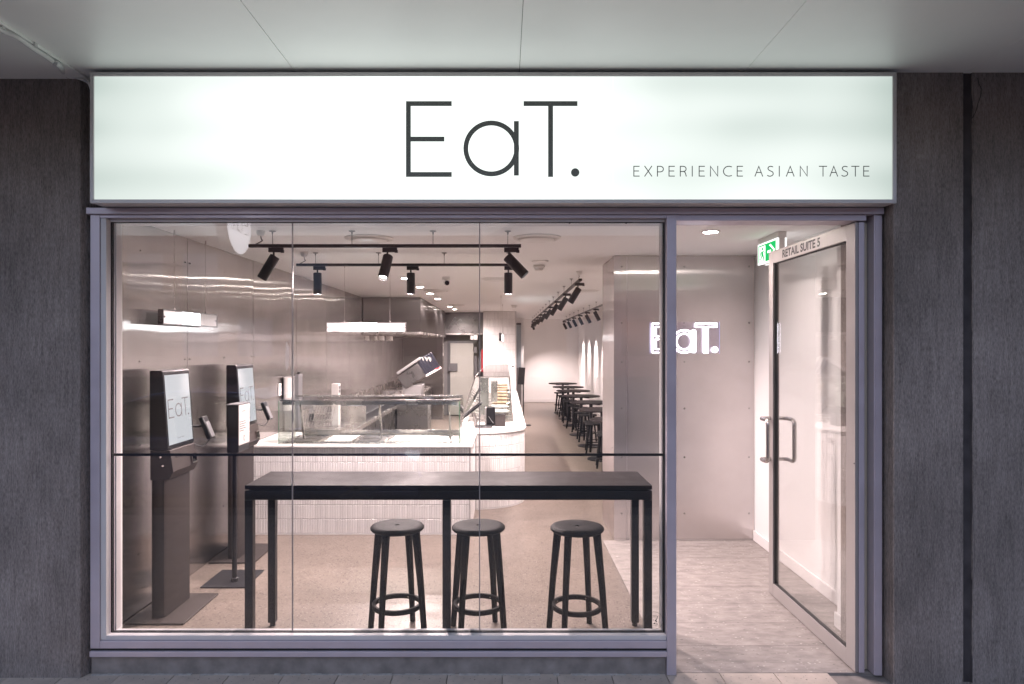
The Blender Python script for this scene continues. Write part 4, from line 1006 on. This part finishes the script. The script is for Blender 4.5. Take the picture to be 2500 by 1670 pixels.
# tilted machine with fins
md = 10.0
mc = thing("tilted_cooker", (-1.35, Y(md), .745), "tilted grey steel cooker with a row of navy fins behind the display case", "cooker")
ctr = Vector((fx(1008, md), Y(md), fz(918, md))); rr = Matrix.Rotation(R(-33), 3, 'Y')
MB().obox(ctr, .36, .30, .22, Matrix.Rotation(R(-34), 3, 'Y')).build("body", "steel_dark", mc, bevel=.01)
MB().obox(ctr + Vector((-.05, .02, .145)), .40, .30, .045, Matrix.Rotation(R(-34), 3, 'Y')).build("lid", "grey_mid", mc, bevel=.012)
for i in range(6):
    q = ctr + Matrix.Rotation(R(-34), 3, 'Y') @ Vector((.20, -.10 + i*.05, .03)) + Vector((i*.030, 0, .018*i))
    MB().obox(q, .05, .028, .26, Matrix.Rotation(R(-30), 3, 'Y')).build("fin", "navy", mc, bevel=.012)
    MB().obox(q + Matrix.Rotation(R(-30), 3, 'Y') @ Vector((.005, 0, -.14)), .055, .03, .03, Matrix.Rotation(R(-30), 3, 'Y')).build("fin_foot", "white_plastic", mc)
for i in range(3):
    q = ctr + Vector((.30 + i*.03, .05, .085 + .012*i)); MB().cyl(q, q + Vector((.03, 0, .012)), .010, n=10).build("red_knob", "red", mc)
for i in range(3):
    q = ctr + Vector((.12 + i*.05, -.05 + i*.05, .235)); MB().cyl(q + Vector((0, -.012, 0)), q + Vector((0, .012, 0)), .045, n=20).build("round_cap", "grey_door", mc)
MB().prism([(-.14, 0), (.10, 0), (.13, .17), (-.17, .17)], lambda u, v, w: (ctr.x + .03 + u, w, fz(965, md) - .01 + v), Y(md) - .14, Y(md) + .14).build("drip_basin", "grey_mid", mc, bevel=.008)
MB().box(ctr.x - .20, ctr.x + .24, Y(md) - .2, Y(md) + .25, .02, fz(966, md) - .012).build("stand", "steel_dark", mc)
# wall sockets, towel dispenser
def socket(x, y, z, label, facing):
    t = thing("power_outlet", (x, y, z), label, "power outlet", "white power outlets")
    if facing == 'x':
        MB().box(x, x + .010, y - .036, y + .036, z - .058, z + .058).build("plate", "white_plastic", t, bevel=.003)
        for s in (-.028, .028): MB().box(x + .0102, x + .012, y - .014, y + .014, z + s - .012, z + s + .012).build("socket", "grey_door", t)
socket(LW + .004, Y(2.178*1667/(1232 - 681)), fz(951, 6.59), "white double power outlet on the steel wall left of the display case", 'x')
tp = thing("outlet_post", (fx(820, 7.2), Y(7.2), .745), "white bench-mounted outlet post with two sockets behind the display case", "power outlet")
MB().box(fx(809, 7.2), fx(826, 7.2), Y(7.2), Y(7.3), .7455, fz(937, 7.2)).build("post", "off_white", tp, bevel=.004)
for s in (946, 955): MB().box(fx(826, 7.2) + .0002, fx(826, 7.2) + .006, Y(7.22), Y(7.28), fz(s + 4, 7.2), fz(s - 3, 7.2)).build("socket", "grey_dark", tp)
pt = thing("paper_dispenser", (fx(712, 6.75), Y(6.75), CT), "pale upright paper dispenser with black right side left of the display", "dispenser")
MB().box(fx(697, 6.75), fx(722, 6.75), Y(6.72), Y(6.85), CT, fz(919, 6.75)).build("body", "grey_mid", pt, bevel=.005)
MB().cyl((fx(708, 6.75), Y(6.70), CT + .2), (fx(708, 6.75), Y(6.70), fz(921, 6.75)), .048, n=20).build("paper_roll", "paper", pt)
MB().box(fx(722, 6.75) + .0005, fx(731, 6.75), Y(6.72), Y(6.85), CT, fz(914, 6.75)).build("side_cover", "grey_dark", pt, bevel=.003)
MB().cyl((fx(728, 6.75), Y(6.76), fz(913.5, 6.75)), (fx(728, 6.75), Y(6.76), fz(908, 6.75)), .016, n=12).build("top_knob", "black_plastic", pt)

# cool room door at the back
crd = thing("cool_room_door", (-.94, Y(15.5), 0), "pale green-grey cool room door at the back of the kitchen", "door")
dd = 15.4
MB().box(-1.30, -.62, Y(15.5), Y(15.58), 0, fz(832, dd)).build("frame", "grey_dark", crd)
MB().box(fx(1099, dd), fx(1156, dd), Y(dd) + .02, Y(15.499), .02, fz(838, dd)).build("leaf", "grey_door", crd, bevel=.008)
MB().box(fx(1099, dd), fx(1117, dd), Y(dd) - .01, Y(dd) + .0195, fz(907, dd), fz(887, dd)).build("latch_plate", "grey_dark", crd, bevel=.004)
MB().box(fx(1094, dd), fx(1098, dd), Y(dd) - .02, Y(dd) + .03, fz(905, dd), fz(898, dd)).build("hinge", "grey_dark", crd)
MB().box(fx(1157, dd), fx(1165, dd), Y(dd) - .02, Y(15.499), fz(862, dd), fz(844, dd)).build("side_lock", "grey_dark", crd)
bulk = structure(box(LW, -.459, Y(15.2), Y(15.598), fz(818, 15.2), CZ - .001), "kitchen_bulkhead_wall", "steel_dark")
box(-1.31, -.46, Y(15.17), Y(15.199), fz(817, 15.2), fz(814, 15.2)).build("edge_trim", "steel_plain", bulk)
bx_ = thing("control_box", (fx(1158, 15.1), Y(15.1), 1.7), "pale control box with cables above the cool room door", "control box")
MB().box(fx(1149, 15.1), fx(1156, 15.1), Y(15.05), Y(15.16), fz(829, 15.1), fz(820, 15.1)).build("left_case", "white_plastic", bx_, bevel=.004)
MB().box(fx(1157, 15.1), fx(1166, 15.1), Y(15.05), Y(15.16), fz(829, 15.1), fz(818, 15.1)).build("right_case", "white_plastic", bx_, bevel=.004)
MB().tube(smooth_path([Vector((fx(1148, 15), Y(15.1), fz(812, 15))), Vector((fx(1152, 15), Y(15.1), fz(811, 15))), Vector((fx(1160, 15), Y(15.1), fz(815, 15))), Vector((fx(1166, 15), Y(15.1), fz(808, 15))), Vector((fx(1168, 15), Y(15.1), fz(795, 15)))]), .007, 8).build("cable", "grey_dark", bx_)
rc = thing("staff_apron", (-.53, Y(15.0), 1.2), "dark red cloth hanging in the gap left of the tiled column", "cloth")
MB().prism([(-.515, 0), (-.49, .02), (-.475, -.01), (-.463, .015), (-.463, .05), (-.515, .05)], lambda u, v, w: (u, Y(15.0) + v, w), .55, 1.50).build("cloth", "red", rc)

# ------------------------------------------------------------------ dining furniture
def make_low_stool():
    t = thing("low_stool", (0, 0, 0), "x", "stool", "low stools at the dining tables")
    MB().lathe([(.10, .425), (.150, .430), (.155, .442), (.148, .452), (.03, .452)], (0, 0, 0), 24).build("seat", "black_stool", t)
    for k in range(4):
        a = math.pi/4 + k*math.pi/2; u = Vector((math.cos(a), math.sin(a), 0))
        MB().cyl(u*.155, u*.105 + Vector((0, 0, .430)), .014, .017, 8).build("leg", "black_stool", t)
    ring = [Vector((.138*math.cos(k*math.pi/12), .138*math.sin(k*math.pi/12), .15)) for k in range(24)]
    MB().tube(ring, .009, 6, True).build("foot_ring", "black_stool", t)
    return t
def make_table():
    t = thing("round_table", (0, 0, 0), "x", "table", "round dining tables")
    MB().lathe([(.30, .682), (.332, .684), (.337, .692), (.335, .702), (.03, .703)], (0, 0, 0), 40).build("table_top", "black_top", t)
    MB().cyl((0, 0, .02), (0, 0, .681), .028, n=14).build("column", "black_metal", t)
    MB().lathe([(.21, .001), (.21, .012), (.05, .022), (.03, .03)], (0, 0, 0), 28).build("base", "black_metal", t)
    for a in (0, math.pi/2): MB().obox((0, 0, .672), .40, .035, .018, Matrix.Rotation(a + .6, 3, 'Z')).build("top_bracket", "black_metal", t)
    return t
TD = [8.25, 9.55, 10.8, 12.15, 13.55, 14.75, 16.1]
tb = make_table(); ls = make_low_stool()
sidx = 0
for i, d in enumerate(TD):
    lab = f"{WORDS[i]} round dark dining table in the row behind the steel column"
    if i == 0: tb.location = (1.37, Y(d), 0); tb["label"] = lab; 
    else: copy_tree(tb, None, (1.37 + random.uniform(-.01, .01), Y(d), 0), 0, lab)
    for s in (-.47, .47):
        x = 1.36 + random.uniform(-.03, .03) - (.06 if sidx == 1 else 0); dd_ = d + s + random.uniform(-.03, .03)
        lab = f"{WORDS[sidx]} low black dining stool in the row of round tables" if sidx < len(WORDS) else "x"
        if sidx == 0: ls.location = (x, Y(dd_), 0); ls.rotation_euler.z = .3; ls["label"] = lab
        else: copy_tree(ls, None, (x, Y(dd_), 0), random.uniform(0, 1.5), lab)
        sidx += 1
fs = thing("floor_sign_stand", (.36, Y(13.6), 0), "thin black pole stand with small upright board in the aisle", "sign stand")
MB().cyl((.375, Y(13.6), .01), (.375, Y(13.6), .84), .011, n=10).build("pole", "black_metal", fs)
MB().obox((.335, Y(13.6), .985), .13, .03, .34, Matrix.Rotation(R(4), 3, 'Y')).build("board", "black_plastic", fs, bevel=.004)
MB().box(.36, .52, Y(13.5), Y(13.7), .001, .012).build("base", "black_metal", fs)

# ------------------------------------------------------------------ window bar: high table and stools
bt = thing("bar_table", (-.29, Y(3.72), 0), "long narrow black high table standing along the window", "table")
tf, tb_, tz = 3.52, 3.915, .873
tx0, tx1 = fx(597, tf), fx(1592.5, tf)
MB().box(tx0, tx1, Y(tf), Y(tb_), tz - .021, tz).build("table_top", "black_top", bt, bevel=.0025)
lg = .042
lx0, lx1 = tx0 - .002, tx1 + .001
ya, yb = Y(tf) + .004, Y(tb_) - .004
zr0, zr1 = tz - .076, tz - .028
MB().box(lx0, lx1, ya, ya + lg, zr0, zr1).build("front_rail", "black_metal", bt, bevel=.003)
MB().box(lx0, lx1, yb - lg, yb, zr0, zr1).build("back_rail", "black_metal", bt, bevel=.003)
for xx in (lx0, lx1 - lg): MB().box(xx, xx + lg, ya + lg + .0005, yb - lg - .0005, zr0 + .0005, zr1 - .0005).build("side_rail", "black_metal", bt, bevel=.003)
MB().box(tx0 + .02, tx1 - .02, ya + .01, yb - .01, zr1 + .0003, tz - .0213).build("spacer_plate", "gasket", bt)
mid = fx(1091, tf + .03)
for xx in (lx0, mid - lg/2, lx1 - lg):
    for y_ in (ya, yb - lg):
        if xx == mid - lg/2 and y_ > ya: continue
        l_ = MB().box(xx, xx + lg, y_, y_ + lg, .022, zr0 - .0003).build("leg", "black_metal", bt, bevel=.003)
        MB().cyl((xx + lg/2, y_ + lg/2, .001), (xx + lg/2, y_ + lg/2, .0225), .016, .014, 14).build("foot", "gasket", l_)
def make_bar_stool():
    t = thing("bar_stool", (0, 0, 0), "x", "stool", "bar stools under the window table")
    SH = .600
    MB().lathe([(.005, SH - .006), (.012, SH - .006), (.013, SH - .001), (.05, SH + .0005), (.118, SH + .002), (.140, SH - .002), (.1475, SH - .010), (.1475, SH - .019), (.140, SH - .027), (.10, SH - .031), (.02, SH - .031)], (0, 0, 0), 48).build("seat", "black_stool", t)
    MB().lathe([(.0115, SH - .0058), (.004, SH - .0056)], (0, 0, 0), 16).build("seat_hole", "gasket", t)
    for k in range(4):
        a = k*math.pi/2; u = Vector((math.cos(a), math.sin(a), 0)); w = Vector((-u.y, u.x, 0))
        # tapered leg of rounded rectangular section, leaning in towards the seat
        mb = MB(); sec = []
        for z, rad, hw, hd_ in ((.002, .172, .0125, .0135), (.30, .146, .0145, .016), (SH - .030, .117, .017, .020)):
            c_ = u*rad + Vector((0, 0, z)); ch = .35
            ring_ = []
            for (sx, sy) in ((1, 1-ch), (1-ch, 1), (-(1-ch), 1), (-1, 1-ch), (-1, -(1-ch)), (-(1-ch), -1), (1-ch, -1), (1, -(1-ch))): ring_.append(c_ + w*(hw*sx) + u*(hd_*sy))
            sec.append(ring_)
        vs_ = [q for r_ in sec for q in r_]; fs_ = []
        for j in range(2):
            for i in range(8): fs_.append((j*8+i, j*8+(i+1) % 8, (j+1)*8+(i+1) % 8, (j+1)*8+i))
        fs_ += [tuple(range(7, -1, -1)), tuple(range(16, 24))]
        mb.add(vs_, fs_); mb.build("leg", "black_stool", t)
    # flat footrest hoop
    prof = [(.1385, .146), (.1385, .172), (.121, .172), (.121, .146)]; mb = MB(); N = 48
    for r_, z in prof:
        for i in range(N): mb.v.append(Vector((r_*math.cos(2*math.pi*i/N), r_*math.sin(2*math.pi*i/N), z)))
    for j in range(4):
        for i in range(N): mb.f.append((j*N+i, j*N+(i+1) % N, ((j+1) % 4)*N+(i+1) % N, ((j+1) % 4)*N+i)); mb.sm.append(True)
    mb.build("foot_hoop", "black_stool", t, bevel=.003)
    for k in (0, 1):
        a = k*math.pi/2 + math.pi/2; u = Vector((math.cos(a), math.sin(a), 0)); MB().cyl(u*.1205 + Vector((0, 0, .159)), u*.1185 + Vector((0, 0, .159)), .005, n=8).build("screw", "steel_plain", t)
    return t
bsl = make_bar_stool(); ds_ = 3.79
for i, (px, rz, lab) in enumerate([(970, -22, "left one of the three black bar stools under the window table"), (1168, -32, "black bar stool beside the table's middle leg, behind the right glass joint"), (1408, -30, "right one of the three black bar stools, standing apart nearest the door")]):
    loc = (fx(px, ds_), Y(ds_ + (.0, .0, -.02)[i]), 0)
    if i == 0: bsl.location = loc; bsl.rotation_euler.z = R(rz); bsl["label"] = lab
    else: copy_tree(bsl, None, loc, R(rz), lab)

# ------------------------------------------------------------------ ordering kiosks
def make_kiosk():
    ky0, ky1 = Y(3.97), Y(4.285)
    t = thing("ordering_kiosk", (-2.0, Y(4.13), 0), "x", "kiosk", "ordering kiosks along the steel wall")
    MB().box(-2.165, -1.83, Y(3.89), Y(4.37), .001, .011).build("base_plate", "base_brown", t, bevel=.003)
    # column with rounded front edge, wide face to the room
    poly = [(-2.062, ky1), (-2.062, ky0 + .02), (-2.055, ky0 + .006), (-2.040, ky0), (-2.0, ky0), (-1.984, ky0 + .006), (-1.977, ky0 + .022), (-1.977, ky1)]
    MB().prism(poly, lambda u, v, w: (u, v, w), .0115, .83, True).build("column", "kiosk_grey", t)
    text_obj("imin", "lettering", "print_black", t, (-1.9765, Y(4.175), .742), (0, 1, 0), (0, 0, 1), .075, .034)
    # printer box below the screen
    pb = [(-2.06, .985), (-1.945, .985), (-1.925, .86), (-1.95, .815), (-2.06, .81)]
    MB().prism(pb, lambda u, v, w: (u, w, v), ky0 - .004, ky0 + .012).build("side_plate", "kiosk_grey", t, bevel=.003)
    MB().prism([(a - .004, b) for a, b in pb], lambda u, v, w: (u, w, v), ky0 + .0125, ky1 + .01).build("printer_box", "base_brown", t, bevel=.005)
    MB().box(-1.9445, -1.937, ky0 + .06, ky0 + .16, .935, .941).build("receipt_slot", "black_plastic", t)
    MB().obox((-1.928, ky1 - .045, .90), .006, .06, .06, Matrix.Rotation(R(-9), 3, 'Y')).build("scanner_window", "steel_plain", t)
    MB().obox((-1.9245, ky1 - .045, .90), .003, .046, .045, Matrix.Rotation(R(-9), 3, 'Y')).build("scanner_glass", "dark_lens", t)
    for z, xx in ((.965, -1.998), (.915, -1.985)):
        MB().cyl((xx, ky0 - .0042, z - .02), (xx, ky0 - .007, z - .02), .006, n=12).build("bolt", "steel_plain", t)
    # screen head, leaning slightly back
    hp = [(-2.066, .986), (-1.958, .986), (-1.990, 1.440), (-1.996, 1.449), (-2.060, 1.449), (-2.066, 1.442)]
    hb = MB().prism(hp, lambda u, v, w: (u, w, v), ky0, ky1 + .02).build("screen_head", "kiosk_side", t, bevel=.003)
    def sp(s, z, off=.0): # point on the leaning screen face
        k = (z - .986)/(1.440 - .986); return Vector((-1.958 + (-1.990 + 1.958)*k + off, s, z))
    sy0, sy1, sz0, sz1 = ky0 + .018, ky1 + .002, 1.010, 1.420
    q = [sp(sy0, sz0, .0006), sp(sy1, sz0, .0006), sp(sy1, sz1, .0006), sp(sy0, sz1, .0006)]
    q2 = [v_ + Vector((.0012, 0, 0)) for v_ in q]
    MB().add(q + q2, [(0,1,2,3),(7,6,5,4),(0,4,5,1),(1,5,6,2),(2,6,7,3),(3,7,4,0)]).build("screen", "screen", t)
    vdir = (sp(0, 1.4) - sp(0, 1.0)).normalized()
    for ch in "EaT.":
        logo_letter(ch, sp(sy0 + .012, 1.165, .0032), (0, 1, 0), vdir, .112, .0005).build("letter", "print_grey", t)
    text_obj("Tap to Start", "prompt_text", "print_grey", t, sp(sy0 + .10, 1.035, .0032), (0, 1, 0), vdir, .085, .012)
    # card reader on an arm
    rx = Matrix.Rotation(R(-24), 3, 'Y') @ Matrix.Rotation(R(0), 3, 'X')
    rc_ = Vector((-1.905, ky1 + .085, 1.07))
    MB().obox(rc_, .028, .075, .150, Matrix.Rotation(R(-22), 3, 'Y')).build("card_reader", "kiosk_side", t, bevel=.006)
    MB().obox(rc_ + Vector((.017, -.004, -.012)), .018, .055, .105, Matrix.Rotation(R(-22), 3, 'Y')).build("reader_keypad", "grey_dark", t, bevel=.004)
    MB().cyl((-1.99, ky1 - .01, 1.09), rc_ + Vector((-.012, 0, .01)), .008, n=10).build("reader_arm", "black_metal", t)
    MB().tube(smooth_path([rc_ + Vector((.02, -.02, -.075)), rc_ + Vector((.0, -.05, -.11)), rc_ + Vector((-.03, -.08, -.10)), Vector((-1.99, ky1 - .01, 1.0))]), .0035, 8).build("cable", "gasket", t)
    return t
k1 = make_kiosk(); k1["label"] = "front self-ordering kiosk with tall lit EaT screen, nearest the window"
l2 = Vector(k1.location) + Vector((0, 1.095, 0))
copy_tree(k1, None, l2, 0, "rear self-ordering kiosk, behind the black sanitizer stand")
# sanitizer stand with notice
ss = thing("sanitizer_stand", (-1.85, Y(4.655), 0), "black pole stand with dispenser box and white notice between the kiosks", "stand")
MB().box(-2.0, -1.70, Y(4.48), Y(4.83), .001, .009).build("base_plate", "black_metal", ss, bevel=.003)
MB().cyl((-1.82, Y(4.60), .0095), (-1.82, Y(4.60), .90), .0165, n=16).build("pole", "black_metal", ss)
MB().lathe([(.026, .0095), (.024, .03), (.0175, .034)], (-1.82, Y(4.60), 0), 16).build("collar", "black_metal", ss)
MB().box(-1.833, -1.755, Y(4.50), Y(4.69), .885, 1.20).build("dispenser_box", "kiosk_side", ss, bevel=.006)
MB().box(-1.836, -1.751, Y(4.497), Y(4.694), 1.2005, 1.206).build("top_plate", "grey_dark", ss)
nb = MB().box(-1.7545, -1.7520, Y(4.503), Y(4.687), .935, 1.198).build("notice", "paper", ss)
text_obj("HANDY", "notice_title", "print_grey", ss, (-1.7515, Y(4.555), 1.150), (0, 1, 0), (0, 0, 1), .075, .014)
nl = MB()
for i, w in enumerate((.10, .105, .085, .11, .075)):
    nl.add([(-1.7515, Y(4.515), 1.085 - i*.015), (-1.7515, Y(4.515) + w, 1.085 - i*.015), (-1.7515, Y(4.515) + w, 1.090 - i*.015), (-1.7515, Y(4.515), 1.090 - i*.015)], [(0,1,2,3)])
nl.build("notice_lines", "print_grey", ss)
MB().tube([Vector((-1.7515, Y(4.59) + .010*math.cos(k*.5), .975 + .02*math.sin(k*.5))) for k in range(13)], .0012, 5).build("notice_mark", "print_grey", ss)

# ------------------------------------------------------------------ neon sign on the lobby steel wall
ne = thing("neon_sign", (1.45, Y(DLOB), 1.65), "glowing white EaT. neon sign on the steel lobby wall", "neon sign")
nd = 5.571
nH = (fz(791.5, nd) - fz(859, nd)); no = Vector((fx(1595, nd), Y(nd), fz(859, nd)))
def npt(a, b): return no + Vector((a*nH, 0, b*nH))
def outline(k):
    o_ = .028
    if k[0] in 'rp': return [npt(k[1]-o_, k[2]-o_), npt(k[3]+o_, k[2]-o_), npt(k[3]+o_, k[4]+o_), npt(k[1]-o_, k[4]+o_)]
def loop_tube(pts, r=.0056):
    out = []
    for i in range(len(pts)):
        a, b = pts[i], pts[(i+1) % len(pts)]; out += [a.lerp(b, t) for t in (.0, .03, .5, .97)]
    return MB().tube(out, r, 8, True)
w_ = .0634 + .03
eo = [(-.03,-.03),(.635,-.03),(.635,.095),(.095,.095),(.095,.455),(.54,.455),(.54,.56),(.095,.56),(.095,.905),(.635,.905),(.635,1.03),(-.03,1.03)]
loop_tube([npt(a, b) for a, b in eo]).build("neon_letter", "neon", ne)
ca, cb = lx(1199.4), ly(362.7)
mbn = MB()
for rr_ in (.41, .285): mbn.tube([npt(ca + rr_*math.cos(k*math.pi/24), cb + rr_*math.sin(k*math.pi/24)) for k in range(48)], .0056, 8, True)
an = mbn.build("neon_letter", "neon", ne)
loop_tube([npt(lx(1254.7) - .02, -.01), npt(lx(1266.6) + .03, -.01), npt(lx(1266.6) + .03, .77), npt(lx(1254.7) - .02, .77)]).build("neon_stem", "neon", an)
to_ = [(lx(1278.4)-.01, .905), (lx(1338.2)-.03, .905), (lx(1338.2)-.03, -.03), (lx(1350.1)+.03, -.03), (lx(1350.1)+.03, .905), (lx(1409.7)+.03, .905), (lx(1409.7)+.03, 1.03), (lx(1278.4)-.01, 1.03)]
loop_tube([npt(a, b) for a, b in to_]).build("neon_letter", "neon", ne)
MB().tube([npt(lx(1404.2) + .085*math.cos(k*math.pi/10), ly(418) + .085*math.sin(k*math.pi/10)) for k in range(20)], .0055, 8, True).build("neon_dot", "neon", ne)
ax0, ax1, az0, az1 = fx(1588, nd), fx(1757, nd), fz(863.5, nd), fz(785.5, nd)
MB().box(ax0, ax1, Y(nd) + .0055, Y(nd) + .0085, az0, az1).build("acrylic_back", "acrylic", ne)
emis("acrylic_edge", (.62, .58, 1.0), .9)
for a, b, c_, d_ in ((ax0 - .002, ax0, az0, az1), (ax1, ax1 + .002, az0, az1)): MB().box(a, b, Y(nd) + .005, Y(nd) + .009, c_, d_).build("acrylic_rim", "acrylic_edge", ne)
for xx in (ax0 + .012, ax1 - .012):
    for z_ in (az0 + .008, az1 - .008): MB().cyl((xx, Y(nd) + .002, z_), (xx, Y(nd) + .0054, z_), .006, n=10).build("standoff", "chrome", ne)

# ------------------------------------------------------------------ exit sign
ex = thing("exit_sign", (1.79, Y(4.6), CZ), "green running man exit sign on the ceiling, half hidden by the open door", "sign")
eX, ea, eb, ez0, ez1 = 1.758, 4.40, 4.745, 2.150, 2.290
MB().box(eX + .003, eX + .060, Y(ea), Y(eb), ez1 + .0005, CZ - .001).build("mount", "white_plastic", ex, bevel=.003)
MB().box(eX + .012, eX + .050, Y(ea) + .001, Y(eb) - .001, ez0 + .004, ez1).build("housing", "white_plastic", ex, bevel=.003)
for xx in (eX, eX + .0505): MB().box(xx, xx + .0115, Y(ea) + .003, Y(eb) - .003, ez0, ez1 + .0003).build("diffuser", "exit_white", ex)
G = lambda s, z: (eX - .0006, Y(eb) - s, z)
def flat(polys, name, m, off=0.0):
    mb = MB()
    for pl_ in polys: mb.add([(eX - .0006 - off, Y(eb) - s, z) for s, z in pl_], [tuple(range(len(pl_)))])
    return mb.build(name, m, ex)
W_, H_ = .345, .14
def rel(pl_): return [(a*W_, ez0 + b*H_) for a, b in pl_]
flat([rel([(.05, .08), (.93, .08), (.93, .92), (.05, .92)])], "green_field", "exit_green")
flat([rel([(.09, .10), (.42, .10), (.42, .86), (.09, .86)])], "door_symbol", "exit_white", .0004)
man = [[(.24,.66),(.29,.66),(.31,.72),(.29,.79),(.24,.79),(.22,.72)], [(.20,.60),(.30,.62),(.32,.44),(.25,.36),(.22,.42)], [(.16,.58),(.20,.60),(.18,.44),(.14,.34),(.12,.36)], [(.30,.58),(.40,.50),(.41,.54),(.31,.62)], [(.26,.40),(.32,.44),(.36,.26),(.37,.12),(.33,.12),(.31,.26)], [(.22,.42),(.27,.38),(.22,.26),(.12,.22),(.11,.26),(.19,.30)]]
flat([rel(q) for q in man], "running_man", "exit_green", .0008)
flat([rel([(.52, .44), (.70, .44), (.70, .56), (.52, .56)]), rel([(.60, .80), (.68, .84), (.90, .50), (.82, .50)]), rel([(.82, .499), (.90, .499), (.68, .16), (.60, .20)])], "arrow", "exit_white", .0004)
